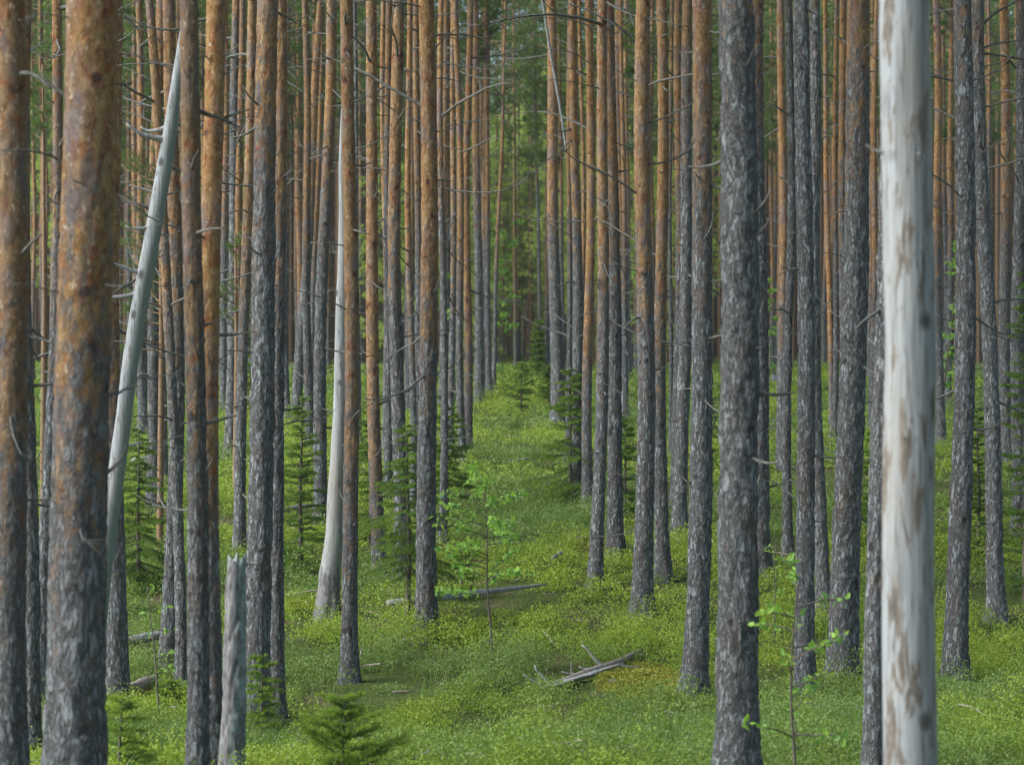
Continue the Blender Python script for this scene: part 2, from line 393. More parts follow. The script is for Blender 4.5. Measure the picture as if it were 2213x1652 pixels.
CROWNS = [pine_crown_mesh(i, 0, rh, rm, lb, 14, .14, .022, 18) for i, (rh, rm, lb) in enumerate([(7.5, 1.8, 40), (8.5, 2.0, 44), (7.0, 1.6, 38), (9, 1.7, 42)])]
YOUNG = [pine_crown_mesh(20 + i, 0, rh, rm, lb, 13, .15, .022, 18, True) for i, (rh, rm, lb) in enumerate([(8, 1.9, 52), (10, 2.1, 62), (6, 1.6, 44)])]

# ------------------------------------------------------------------ trunks
def trunk_mesh(path, h_top, r_of, seed, fine, nr, up_of, tint, kind='pine', hvis=9.0, lichen=0., stain=0., bark_of=None, rough=1.0, jag=False):
    """path(h) -> local xy of the axis at height h; r_of(h) radius"""
    hs = np.concatenate([np.arange(-.35, hvis, fine), np.arange(hvis, h_top, .5), [h_top]])
    th = np.arange(nr) / nr * 2 * math.pi
    H, T = np.meshgrid(hs, th, indexing='ij')
    ax = np.array([path(h) for h in hs]); R = np.array([r_of(h) for h in hs])
    px = np.cos(T) * R[:, None]; py = np.sin(T) * R[:, None]; rm = r_of(2.0)
    upv = np.clip(np.array([up_of(h) for h in hs]), 0, 1)[:, None] * np.ones_like(T)
    if kind == 'pine':
        sc = .036
        c = vn(px / sc + 9, py / sc, H / (sc * 3.6), seed); crack = np.clip(np.abs(c - .5) * 6.5, 0, 1)
        c2 = vn(px / .016, py / .016, H / .035, seed + 1)
        c3 = vn(px / .06, py / .06, H / .22, seed + 2)
        amp = (1 - upv) * 1.0 + upv * .35
        flake = np.clip((vn(px / .03, py / .03, H / .045, seed + 3) - .62) * 3, 0, 1)
        disp = rough * (amp * (.012 * (crack - .6) + .006 * (c2 - .5) + .014 * (c3 - .5)) * min(1.3, rm / .1) + upv * .008 * flake + .0)
    else:
        c3 = vn(px / .07, py / .07, H / .5, seed + 2); disp = .010 * (c3 - .5) * rough
        bk0 = np.clip(np.array([bark_of(h) if bark_of else 0. for h in hs]), 0, 1)[:, None]
        disp = disp + bk0 * (.016 * (np.clip(np.abs(vn(px / .036 + 9, py / .036, H / .12, seed) - .5) * 6, 0, 1) - .5) + .010 * (vn(px / .016, py / .016, H / .03, seed + 1) - .5))
    # root flare with buttresses
    bt = np.clip(1 - (H + .05) / .55, 0, 1) ** 2
    disp = disp + bt * .35 * rm * (np.cos(T * 5 + seed) * .5 + .5) * (R[:, None] / rm) * .6
    X = ax[:, 0:1] + np.cos(T) * (R[:, None] + disp); Y = ax[:, 1:2] + np.sin(T) * (R[:, None] + disp); Z = H.copy()
    if jag:
        k = H > h_top - .02
        Z = np.where(k, H + (vn(np.cos(T) * 2.2, np.sin(T) * 2.2, T * 0, seed) - .5) * .16, Z)
    V = np.stack([X, Y, Z], -1).reshape(-1, 3); n = len(hs)
    i = np.arange(n - 1)[:, None] * nr + np.arange(nr)[None]; j = np.arange(n - 1)[:, None] * nr + (np.arange(nr)[None] + 1) % nr
    Fq = np.stack([i, j, j + nr, i + nr], -1).reshape(-1, 4)
    top = V[-nr:].mean(0)[None] - np.array([[0, 0, .05 if jag else 0]]); V = np.concatenate([V, top]); L = (n - 1) * nr
    Ft = np.stack([L + np.arange(nr), L + (np.arange(nr) + 1) % nr, np.full(nr, len(V) - 1)], -1)
    at_ = lambda a: np.concatenate([a.ravel(), [a.ravel()[-1]]])
    pa = {"up": at_(upv), "tint": np.full(len(V), tint)}
    if kind != 'pine':
        lich = np.clip(.12 + .95 * (np.cos(T - .25) + .35), 0, 1) * lichen * np.ones_like(T)
        bk = np.array([bark_of(h) if bark_of else 0. for h in hs])[:, None] * np.ones_like(T)
        pa = {"lichen": at_(lich), "stain": np.full(len(V), stain), "bark": at_(bk)}
    return mesh_np("trunk", V, [Fq, Ft], M_BARK if kind == 'pine' else M_DEAD, pattr=pa)

TREES = []      # (px at mid height, depth) of every placed trunk, for spacing
BCOUNT = [0]
def add_branches(root, rr, d, path, r_of, hlo, hhi, n, mode):
    """each dead branch is a mesh of its own under the tree"""
    for k in range(n):
        h = hlo + (hhi - hlo) * ((k + rr.random()) / n)
        a = rr.uniform(0, 2 * math.pi) if mode != 'side' else rr.choice((0, math.pi)) + rr.uniform(-.7, .7)
        low = (h - hlo) / max(.1, hhi - hlo)
        longp = .45 + .5 * low if mode != 'stub' else .12
        if rr.random() < longp:
            me = rr.choice(BR_LONG); s = rr.uniform(.5, 1.35) * (.8 + .5 * low) * (.95 if d > 45 else 1) if mode != 'stub' else rr.uniform(.3, .8)
        else: me = rr.choice(BR_SHORT); s = rr.uniform(.35, 1.1)
        p = path(h); r = r_of(h) * .8
        o = link("dead_branch", me, root, (p[0] + math.cos(a) * r, p[1] + math.sin(a) * r, h))
        o.rotation_euler = (rr.uniform(-.5, .5), rr.uniform(-.25, .25), a); th = rr.uniform(.75, 1.25)
        o.scale = (s, s * th, s * th); BCOUNT[0] += 1

def pine(label, xt, xb, yb, d, w, ytr, tint=0.3, xm=None, nb=8, name='pine_tree', cat='pine tree', group='tall pine trees standing in the stand', crown=True, seed=None, mode='mix'):
    seed = seed if seed is not None else int(xb * 7 + xt) % 9973
    rr = random.Random(seed)
    if yb is not None: x0, d = stand(xb, yb)
    else: x0 = (xb - PX0) / F * d
    g = float(ground(x0, d)); ppm = F / d
    yb_ = PY0 + (CZ - g) * ppm
    TREES.append(((xt + xb) / 2, d))
    D = w / ppm; hm = (yb_ - 900) / ppm; htop = yb_ / ppm           # height of the frame's top edge on this tree
    lean = (xt - xb) / ppm / htop
    bow = 0.0
    if xm is not None and (yb_ - 826) / ppm > .33 * htop:
        hmid = (yb_ - 826) / ppm; bow = ((xm - xb) / ppm - lean * hmid) / (hmid * (htop - hmid) + 1e-6)
    ph1, ph2 = rr.uniform(0, 6), rr.uniform(0, 6); wa = rr.uniform(.010, .034)
    ly = rr.uniform(-.012, .012)
    def path(h):
        hh = max(0, h); b = bow * hh * (htop - hh) if hh < htop else bow * htop * (htop - hh) 
        return (lean * hh + b + wa * (math.sin(hh * .9 + ph1) - math.sin(ph1)), ly * hh + wa * (math.sin(hh * .7 + ph2) - math.sin(ph2)))
    H = max(htop + 3, rr.uniform(15, 18)) if crown else htop + 2
    def r_of(h):
        hh = max(0, h)
        t = 1 - .034 * (hh - hm) if hh < 12 else (1 - .034 * (12 - hm)) * max(.25, 1 - (hh - 12) / max(1., H - 12 + 2))
        return max(.02, D / 2 * t) + D * .5 * (.46 * math.exp(-max(h, -.1) / .26) + .08 * math.exp(-hh / .9))
    htr = (yb_ - ytr) / ppm
    up_of = lambda h: .5 + (h - htr) / 4.6
    fine = .018 if d < 22 else .022 if d < 34 else .04 if d < 60 else .12
    nr = 44 if d < 34 else 26 if d < 60 else 14
    root = empty(name, (x0, d, g))
    tag(root, label, cat, group)
    link("trunk", trunk_mesh(path, H, r_of, seed, fine, nr, up_of, tint, hvis=min(H - 1, htop + .4)), root)
    nb = int(nb * 1.4) if mode != 'stub' else nb + 7
    if crown:
        hc = H - (9.0 if d > 60 else 6.5); p = path(hc); c = link("crown", rr.choice(CROWNS), root, (p[0], p[1], hc))
        c.rotation_euler = (0, 0, rr.uniform(0, 6.28)); s = rr.uniform(.8, 1.1); c.scale = (s, s, s)
    if nb: add_branches(root, rr, d, path, r_of, max(.9, (yb_ - 1150) / ppm), htop + .3, nb, mode)
    return root

# label, x at frame top, x at base, y base | None, depth | None, width, y where grey turns orange, tint(0 orange 1 ochre), x middle, branches
T = [
("orange barked pine cut by the left edge of the frame, blurred in front", 14, 22, None, 14.5, 66, 1050, .7, None, 5, 'stub'),
("thin dark pine just right of the pine at the left edge", 60, 66, None, 19.5, 33, 750, .5, None, 8, 'stub'),
("slim grey pine half hidden behind the left side of the big orange trunk", 118, 88, 1600, None, 24, 520, .3, 100, 12, 'mix'),
("thickest orange pine near the left edge, blurred and closest on that side", 190, 161, None, 13.2, 117, 830, .1, 176, 5, 'stub'),
("grey based pine peeking out right of the big blurred orange trunk", 243, 252, 1520, None, 42, 930, .2, 248, 7, 'mix'),
("slim ochre pine in front of the leaning grey tree's tip", 414, 427, None, 16.0, 42, 780, .8, 418, 6, 'stub'),
("bright orange pine right beside the slim ochre one, straight and clean", 466, 460, None, 17.6, 46, 1080, .05, 463, 6, 'stub'),
("grey flaking pine standing behind the broken stump", 581, 551, 1560, None, 51, 330, .35, 565, 9, 'stub'),
("thin straight pine just right of the grey flaking one", 606, 598, 1550, None, 29, 560, .5, None, 7, 'stub'),
("distant slender pine between the thin straight pine and the leaning brown one", 662, 671, 979, None, 19, 500, .3, None, 12, 'mix'),
("distant dark brown pine leaning right towards its top", 692, 640, 905, None, 22, 470, .1, 664, 10, 'mix'),
("pine with orange top and grey foot standing left of the white snag", 717, 692, 1150, None, 27, 420, .3, 708, 9, 'mix'),
("slim ochre pine standing directly in front of the white snag", 749, 756, 1475, None, 31, 1010, .55, 752, 12, 'stub'),
("golden barked pine right of the white snag with warm bark far down", 804, 822, 1247, None, 27, 1020, .5, 808, 9, 'mix'),
("far thin pine behind the golden barked pine", 826, 832, 1010, None, 14, 700, .2, None, 7, 'mix'),
("grey pine touching the left side of a two toned pine, above the drooping spruce", 840, 839, 1090, None, 18, 330, .5, 836, 8, 'mix'),
("two toned pine, orange above and grey below, behind the drooping spruce", 860, 868, 1267, None, 29, 560, .45, 863, 9, 'mix'),
("far brown pine seen just right of the two toned pine", 883, 893, 1120, None, 14, 660, .15, None, 7, 'mix'),
("far grey footed pine squeezed against the big orange pine's left side", 899, 902, 1100, None, 16, 480, .4, None, 6, 'mix'),
("sturdy orange pine in the centre left with a grey foot beside the white log", 923, 922, 1385, None, 39, 690, .1, 925, 11, 'mix'),
("far dark pine just right of the sturdy orange pine", 951, 957, 1175, None, 15, 420, .3, None, 7, 'mix'),
("grey slender pine, left one of a close pair behind the small spruce boughs", 979, 974, 1001, None, 14, 560, .3, 975, 9, 'mix'),
("grey slender pine, right one of a close pair behind the small spruce boughs", 987, 1000, 1009, None, 16, 600, .3, 990, 9, 'mix'),
("orange pine at the left rim of the central clearing with warm bark low down", 1014, 1010, 978, None, 18, 780, .0, 1012, 12, 'side'),
("dark pine at the left rim of the clearing, thickest of its cluster", 1025, 1036, 882, None, 20, 420, .1, 1030, 12, 'side'),
("thin dark pine directly behind the thickest pine of the clearing's left rim", 1051, 1057, 857, None, 13, 480, .1, 1054, 12, 'side'),
("slim pine curving right near its top at the left of the clearing", 1096, 1066, 846, None, 10, 560, .3, 1062, 12, 'side'),
("pale orange far pine standing alone in the middle of the clearing", 1110, 1115, 808, None, 10, 690, .6, 1115, 10, 'side'),
("very thin dark pine leaning slightly at the right of the clearing", 1150, 1172, 818, None, 8, 0, .1, 1162, 16, 'side'),
("big dark pine at the right rim of the clearing above the spruces", 1191, 1206, 920, None, 28, 500, .1, 1197, 12, 'side'),
("thin brown dead looking pine right of the big pine at the clearing's right rim", 1230, 1227, 1008, None, 12, 520, .2, 1229, 8, 'mix'),
("straight pine with orange top and grey foot behind the wide drooping spruce", 1236, 1249, 1080, None, 22, 500, .1, 1242, 9, 'mix'),
("far slim orange pine in the gap right of the wide drooping spruce", 1255, 1264, 930, None, 11, 640, .0, None, 7, 'mix'),
("orange pine partly covered by the ochre pine to its right", 1276, 1270, 1092, None, 21, 800, .1, 1272, 9, 'mix'),
("slim ochre pine ending in the greenery right of the broadleaf sapling", 1300, 1285, 1272, None, 26, 640, .6, 1296, 9, 'mix'),
("grey footed pine just right of the slim ochre one, with flared roots", 1315, 1331, 1209, None, 30, 480, .2, 1323, 9, 'mix'),
("thin brown leaning pine behind the grey footed pair in the centre right", 1341, 1353, 918, None, 13, 540, .1, 1347, 8, 'mix'),
("bright ochre pine in the centre right with curved dead branches", 1388, 1387, 1328, None, 37, 620, .45, 1388, 10, 'side'),
("orange brown pine just right of the bright ochre one", 1431, 1433, 1252, None, 27, 700, .3, 1432, 9, 'stub'),
("thin dark far pine between two close pines in the centre right", 1451, 1450, 990, None, 10, 300, .2, None, 7, 'mix'),
("grey slim pine touching a wider grey pine's left side", 1465, 1459, 1110, None, 20, 450, .3, 1462, 7, 'stub'),
("wide grey pine half behind the flaky pine above the moss patch", 1485, 1468, 1150, None, 27, 200, .6, 1484, 7, 'stub'),
("flaky pine with bent grey foot right beside the golden moss patch", 1518, 1499, 1510, None, 45, 400, .35, 1519, 9, 'stub'),
("big blurred all grey pine in front, right of the moss patch", 1583, 1594, None, 15.8, 80, -260, .5, 1588, 6, 'stub'),
("pine with orange top hidden behind the big blurred grey one", 1636, 1646, 1247, None, 34, 190, .2, 1638, 6, 'stub'),
("far brown thin pine in the light gap right of the big grey pine", 1665, 1668, 815, None, 12, 650, .2, None, 8, 'mix'),
("orange topped pine with dark foot near the far boulders", 1687, 1690, 1014, None, 21, 640, .1, 1691, 9, 'mix'),
("dark grey pine wedged between an orange pine and a thin mossy one", 1706, 1704, 1211, None, 19, -100, .4, 1709, 7, 'stub'),
("thin lichen grey pine in front among the right hand trunks", 1732, 1741, 1515, None, 37, -350, .8, 1734, 8, 'stub'),
("brownish grey pine behind the pale leaves on the right", 1763, 1781, 1353, None, 27, -150, .7, 1771, 8, 'stub'),
("thin bright orange pine peeping between two grey trunks on the right", 1782, 1798, 958, None, 13, 800, .0, 1790, 8, 'mix'),
("dark brown far pine left of the leaning two toned pine", 1807, 1804, 960, None, 13, 500, .1, None, 7, 'mix'),
("leaning pine with orange top and grey flared foot left of the white trunk", 1857, 1820, 1485, None, 56, 200, .3, 1838, 8, 'stub'),
("slim rusty pine close behind the leaning two toned pine's left edge", 1822, 1838, 1290, None, 18, 420, .2, 1830, 6, 'stub'),
("thin orange pine squeezed left of the white trunk", 1890, 1883, 933, None, 15, 620, .05, 1887, 8, 'mix'),
("grey pine mostly hidden behind the white trunk's left side", 1911, 1888, None, 17.0, 40, -200, .6, 1904, 6, 'stub'),
("reddish pine sliver showing right of the white trunk", 2024, 2033, 973, None, 20, 560, .05, 2029, 8, 'mix'),
("thin far pine wrapped by pale green leaves right of the white trunk", 2036, 2046, 860, None, 13, 400, .3, None, 8, 'mix'),
("straight grey pine standing on the bank right of the white trunk", 2079, 2063, 1480, None, 44, -60, .4, 2079, 9, 'mix'),
("crooked lichen grey pine on the right with many short dead branches", 2113, 2154, 1343, None, 33, -60, .6, 2132, 16, 'side'),
("thin brown pine behind the crooked grey one", 2136, 2146, 900, None, 11, 300, .1, None, 8, 'mix'),
("orange topped pine behind the dark spruce at the right edge", 2170, 2176, 1010, None, 25, 480, .05, 2174, 8, 'mix'),
("dark grey pine cut by the right edge of the frame", 2209, 2206, 1156, None, 31, 0, .3, None, 8, 'mix'),
("short based brown pine far back on the left beyond the leaning tree", 303, 309, 935, None, 18, 560, .2, None, 10, 'mix'),
("grey pine behind the drooping spruce boughs left of the twin leaning pines", 346, 330, 1115, None, 27, 480, .2, None, 9, 'mix'),
("thin pine right behind the grey pine in the drooping spruce boughs", 368, 354, 1060, None, 16, 520, .2, None, 8, 'mix'),
("grey footed pine, left one of the twins behind the slim ochre pine", 362, 363, 1440, None, 31, 620, .35, 372, 9, 'mix'),
("leaning pine, right one of the twins behind the slim ochre pine", 322, 393, 1480, None, 22, 700, .6, 375, 9, 'mix'),
("purplish grey pine between the bright orange pine and a leaning orange one", 508, 497, 990, None, 22, 60, .2, 503, 10, 'mix'),
("slim glowing orange pine leaning slightly, left of the grey flaking pine", 524, 514, 994, None, 17, 900, .0, 519, 10, 'mix'),
("ochre topped pine standing close behind the grey flaking pine", 545, 517, 1206, None, 23, 620, .6, 538, 9, 'mix'),
("slim grey strip of a pine just right of the white snag's ochre neighbour", 768, 776, 960, None, 11, -300, .6, None, 9, 'mix'),
("far dark pine left of the leaning brown pine", 614, 620, 912, None, 15, 420, .2, None, 9, 'mix'),
("far orange pine in the gap between flaky and snag neighbours", 701, 672, 870, None, 13, 560, .1, None, 9, 'mix'),
]
for r_ in T:
    lab, xt, xb, yb, dd, w, ytr, tint, xm, nb, mode = r_
    pine(lab, xt, xb, yb, dd, w, ytr, tint, xm, nb, mode=mode)

# ------------------------------------------------------------------ the deeper stand: individual far pines
rr = random.Random(11)
REG = [(0, 260, "far left behind the big orange trunk"), (260, 400, "behind the leaning bleached tree"), (400, 620, "behind the broken stump"),
       (620, 800, "behind the white snag"), (800, 1060, "left of the clearing"), (1060, 1180, "deep inside the central clearing"),
       (1180, 1400, "right of the clearing"), (1400, 1640, "behind the moss patch trunks"), (1640, 1900, "behind the leaning two toned pine"), (1900, 2214, "right of the white trunk")]
def far_pine(px, d, w, lab, grp, k):
    g = float(ground((px - PX0) / F * d, d)); yb = PY0 + (CZ - g) * F / d
    pine(lab, px + rr.uniform(-10, 10), px, None, d, w, rr.uniform(420, 720) if k < 900 else rr.uniform(690, 790), rr.choice((0, 0, .1, .3, .5)), None, rr.randint(8, 11) if d < 90 else rr.randint(3, 5), group=grp, seed=5000 + k, mode='side')
for q, (px, dd, w) in enumerate([(1075, 118, .20), (1088, 128, .19), (1098, 141, .22), (1122, 132, .19), (1131, 146, .22), (1146, 120, .20), (1153, 136, .2), (1163, 144, .2), (1104, 148, .2)]):
    far_pine(px, dd, w * F / dd, "slender orange far pine " + REG[5][2], "slender pines " + REG[5][2], 900 + q)
k = 0; placed = []
for tries in range(4000):
    if k >= 205: break
    d = 54 + 92 * rr.random() ** 1.0; px = rr.uniform(-20, 2240)
    if 1062 < px < 1178: continue
    w = rr.uniform(.14, .25) * F / d
    if any(abs(px - q) < (w + v) * .5 and True for q, v in placed if True) and rr.random() < .6: continue
    for a, b, n in REG:
        if a <= px < b or (a == 0 and px < 0) or (b == 2214 and px >= b): reg = n
    placed.append((px, w)); far_pine(px, d, w, "slim distant pine " + reg, "distant pines " + reg, k); k += 1

# young pines filling the view behind the clearing with green
k = 0
for tries in range(600):
    if k >= 56: break
    d = rr.uniform(88, 140); px = rr.gauss(1110, 150) if k < 40 else rr.uniform(0, 2213)
    if d < 128 and 1055 < px < 1182: continue
    x = (px - PX0) / F * d; h0 = rr.uniform(.6, 5)
    root = empty("young_pine", (x, d, float(ground(x, d))))
    tag(root, "soft green young pine filling the far background" + (" of the clearing" if 1000 < px < 1240 else " left of the clearing" if px <= 1000 else " right of the clearing"), "young pine", "young pines in the far background" + (" middle" if 1000 < px < 1240 else " left" if px <= 1000 else " right"))
    t = TB(); t.tube([(0, 0, -.3), (0, 0, h0 * .5), (0, 0, h0 + 2)], [.09, .08, .05], 8); link("trunk", t.mesh("trunk", M_LIMB), root)
    c = link("crown", rr.choice(YOUNG), root, (0, 0, h0)); s = rr.uniform(.9, 1.35); c.scale = (s, s, s); c.rotation_euler = (0, 0, rr.uniform(0, 6)); k += 1

def forest_mass():
    """the wood beyond, one mass nobody could count"""
    rg = np.random.default_rng(5); n = 1500
    d = 195 + 85 * rg.random(n) ** 1.4; x = rg.uniform(-.27, .27, n) * d; hgt = rg.uniform(9, 23, n); hgt = np.where(np.abs(x / d * F - 12) < 70, hgt * .84, hgt)
    n2 = 2100; d2 = rg.uniform(112, 200, n2); x2 = rg.uniform(-.25, .25, n2) * d2; o2 = x2 / d2 * F - 12; kp = (o2 > np.where(d2 < 150, 300, 66)) | (o2 < -300)
    d = np.concatenate([d, d2[kp]]); x = np.concatenate([x, x2[kp]]); hgt = np.concatenate([hgt, rg.uniform(17, 22, kp.sum())]); n = len(d)
    P0 = []; P1 = []; vv = []
    t = TB()
    for i in range(n):
        g = float(ground(x[i], d[i])); m = 70 if abs(x[i] / d[i] * F - 12) < 90 else (38 if not -330 < x[i] / d[i] * F - 12 < 0 else 14) if i < 1500 else 12
        u = rg.random(m); R = 2.3 * (1 - u * .75); a = rg.uniform(0, 6.283, m); q = np.sqrt(rg.random(m)) * R
        lo = (.02 if i % 2 == 0 else .35) if i < 1500 else .62
        p = np.stack([x[i] + q * np.cos(a), d[i] + q * np.sin(a), g + hgt[i] * (lo + (1 - lo) * u)], 1)
        e = rg.normal(size=(m, 3)) * .3; P0.append(p - e); P1.append(p + e); vv.append(np.full(m, rg.uniform(0, .4)))
        if m != 70 or i % 4 == 0: t.tube([(x[i], d[i], g - .3), (x[i], d[i], g + hgt[i])], [.15, .07], 5)
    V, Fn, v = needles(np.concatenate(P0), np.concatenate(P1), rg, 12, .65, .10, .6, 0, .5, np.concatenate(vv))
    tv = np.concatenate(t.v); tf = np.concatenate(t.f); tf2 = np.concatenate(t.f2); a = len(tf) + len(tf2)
    o = link("far_forest", mesh_np("far_forest", np.concatenate([tv, V]), [tf, tf2, Fn + len(tv)], [M_LIMB, M_SUNLIT, M_NEEDLE], smooth=False,
        fattr={"v": np.concatenate([np.zeros(a), v])}, matidx=np.concatenate([np.zeros(a), np.where(np.abs(V[::3, 0] / V[::3, 1] * F - 12) < 130 - 90 * rg.random(len(Fn)), 1, 2)])))  # painted sunlight: brighter needles in the middle, plain pine green at the sides
    tag(o, "blurred green wood closing the view far behind the trunks", "forest", None, "stuff")
forest_mass()

# ------------------------------------------------------------------ dead trees
def dead_tree(label, name, cat, pts, d, yb, widths, lichen, stain, snags, bark=None, ext=0, jag=False, nr=40, group=None):
    """pts: (x,y) down the axis from base to top in the measuring grid; widths match"""
    x0 = (pts[0][0] - PX0) / F * d; g = float(ground(x0, d)); ppm = F / d
    hs = [(PY0 + (CZ - g) * ppm - p[1]) / ppm for p in pts]; xs = [(p[0] - pts[0][0]) / ppm for p in pts]; ws = [w / ppm / 2 for w in widths]
    root = empty(name, (x0, d, g)); tag(root, label, cat, group)
    H = hs[-1]
    path = lambda h: (float(np.interp(h, hs, xs)) + .006 * math.sin(h * 3), .01 * h)
    r_of = lambda h: float(np.interp(h, hs, ws)) * (1 + .25 * math.exp(-max(h, -.1) / .25))
    bf = None
    if bark is not None:
        hb = (PY0 + (CZ - g) * ppm - bark) / ppm; bf = lambda h: .5 + (hb - h) * 1.6
    link("trunk", trunk_mesh(path, H, r_of, int(pts[0][0]), .03, nr, lambda h: 0, 0, 'dead', hvis=max(.5, H - .05), lichen=lichen, stain=stain, bark_of=bf, jag=jag), root)
    for (px, py, L, ang, m, th) in snags:
        h = (PY0 + (CZ - g) * ppm - py) / ppm; p = path(h); r = r_of(h) * .8
        a = math.radians(ang); me = BR_LONG[m] if L > .4 else BR_STUB[m % 4]; base = 1.0 if L > .4 else .3
        o = link("snag", me, root, (p[0] + math.cos(a) * r, p[1] + math.sin(a) * r, h)); s = L / base
        o.rotation_euler = (0, 0, a); o.scale = (s, s * th, s * th)
    return root
TREES += [(1960, 10.4), (735, 29.5), (320, 20)]
dead_tree("dead barkless white trunk with brown stains, closest and blurred on the right", "dead_pine", "dead tree",
          [(1966, 2100), (1965, 1652), (1966, 1100), (1966, 800), (1963, 300), (1959, -60), (1956, -700)], 10.4, None, [118, 116, 111, 110, 108, 107, 100], 0, .35,
          [(1908, 330, .10, 190, 0, 1.2), (1985, 340, .06, -75, 3, 1.4), (1975, 950, .05, -110, 5, 1.5)])
dead_tree("bleached leaning dead tree crossing the left of the view", "leaning_dead_pine", "dead tree",
          [(190, 1560), (212, 1320), (240, 1100), (277, 810), (305, 640), (340, 430), (368, 270), (391, 120), (404, 0), (415, -130)], 21, None, [44, 42, 38, 35, 35, 34, 31, 25, 17, 10], 1.15, -.15,
          [(362, 300, .34, 200, 4, 1.3), (355, 275, .22, 170, 2, 1.6), (300, 590, .26, 195, 1, 1.3), (294, 635, .30, 185, 2, 1.2), (318, 490, .20, 200, 2, 1.2), (322, 415, .22, 185, 1, 1),
           (345, 150, .6, 190, 1, 1), (380, 140, .7, 175, 3, 1), (385, 60, .8, 190, 9, 1), (345, 420, .14, 10, 1, 1), (335, 505, .14, 0, 2, 1), (285, 700, .1, 180, 0, 1), (280, 740, .12, 200, 3, 1), (310, 665, .1, 0, 3, 1), (378, 265, .25, 20, 2, 1.1)])
dead_tree("slim white barkless snag with a grey barked foot behind the ochre pine", "white_snag", "dead tree",
          [(708, 1338), (712, 1240), (723, 1150), (732, 1000), (737, 760), (741, 582), (740, 355), (742, 200)], stand(708, 1338)[1], None, [46, 44, 40, 36, 30, 24, 16, 6], .05, -.25,
          [(710, 890, .16, 190, 1, 1), (740, 1125, .05, 0, 3, 1.5), (722, 790, .05, 190, 3, 1), (730, 1000, .05, 180, 3, 1)], bark=1235)
dead_tree("broken lichen covered stump with a splintered top in front of the grey flaking pine", "broken_stump", "stump",
          [(497, 1700), (500, 1652), (506, 1450), (510, 1320), (512, 1213)], 17, None, [49, 48, 45, 42, 37], 1.1, .1,
          [(530, 1222, .12, -10, 3, 1.8)], bark=1232, jag=True)
dead_tree("short thin white dead stem behind the thin brown leaning pine", "dead_birch", "dead tree",
          [(1346, 918), (1345, 880), (1345, 845)], stand(1347, 935)[1], None, [9, 8, 6], 0, -.2, [], nr=10)

dead_tree("thin pale bare stem leaning across the right side of the clearing top", "dead_birch", "dead tree",
          [(1264, 950), (1252, 700), (1243, 460), (1230, 350), (1210, 230), (1190, 110), (1172, 0), (1162, -70)], stand(1264, 950)[1], None, [8, 7, 7, 6.5, 6, 5.5, 5, 4], .1, -.1, [], nr=10)

# ------------------------------------------------------------------ long dead branches seen clearly (each hangs on the tree it grew from)
# (these are extra parts of catalogued pines near the stated point)
ROOTS = [o for o in COL.objects if o.type == 'EMPTY' and o.name.startswith("pine_tree")]
def big_branch(px, py, tip, ref_label, mesh, th=1.2):
    root = next(o for o in ROOTS if o["label"].startswith(ref_label)); d = root.location.y
    a = at(px, py, d); b = at(tip[0], tip[1], d - .25); L = (b - a).length
    me = BR_LONG[mesh]; co = me.vertices
    o = link("dead_branch", me, root, a - root.location); v = (b - a).normalized()
    # aim the mesh's own chord at the tip
    tipv = CH[mesh]; q = tipv.rotation_difference(v); o.rotation_mode = 'QUATERNION'; o.rotation_quaternion = q
    s = L / CHL[mesh]; o.scale = (s, s * th, s * th)
CH, CHL = [], []
for i, (s, tw, ri) in enumerate([(.10, 3, -.5), (-.05, 4, .5), (.13, 5, -.7), (.02, 3, .2), (-.10, 2, .6), (.07, 6, -.2), (.16, 3, -.9), (-.02, 5, .1), (.05, 7, .4), (.12, 4, -.3)]):
    rng = random.Random(100 + i); p = curve_pts(rng, (0, 0, 0), (1, 0, ri * .7), 1.0, 9, s * .45, .13)[-1]; CH.append(Vector(p).normalized()); CHL.append(Vector(p).length)
for b_ in [(935, 110, (1018, 45), "sturdy orange", 4, 1.0), (908, 245, (880, 270), "sturdy orange", 1, 1.1), (922, 440, (903, 410), "sturdy orange", 3, 1.2),
           (1290, 65, (1198, 28), "slim ochre pine ending", 4, 1.3), (1290, 150, (1212, 92), "slim ochre pine ending", 1, 1.3), (1288, 230, (1235, 212), "slim ochre pine ending", 7, 1.2),
           (1380, 180, (1325, 145), "bright ochre", 4, 1.3), (1375, 570, (1312, 560), "bright ochre", 3, 1.1), (1395, 45, (1455, 0), "bright ochre", 0, 1.2),
           (1380, 508, (1340, 482), "bright ochre", 7, 1.1), (1240, 480, (1180, 465), "straight pine", 3, 1), (1225, 545, (1158, 510), "straight pine", 1, 1),
           (1565, 540, (1522, 495), "big blurred", 1, 1.5), (1550, 385, (1545, 370), "big blurred", 4, 1.5),
           (1825, 558, (1775, 550), "leaning pine with", 4, 1.2), (2105, 340, (2178, 305), "crooked", 3, 1.1), (2130, 325, (2195, 290), "crooked", 3, 1.2),
           (2090, 440, (2145, 415), "crooked", 7, 1.1), (125, 345, (5, 320), "thickest", 3, 1.8), (140, 630, (40, 625), "thickest", 7, 1.4), (175, 50, (60, 45), "thickest", 4, 1.3),
           (395, 940, (285, 950), "slim ochre pine in front", 5, 1.0), (400, 965, (320, 965), "slim ochre pine in front", 7, .9), (486, 160, (545, 146), "bright orange pine right", 4, 1.2),
           (486, 205, (530, 215), "bright orange pine right", 3, 1.1), (737, 135, (765, 85), "slim ochre pine standing", 1, 1.1)]:
    big_branch(*b_)

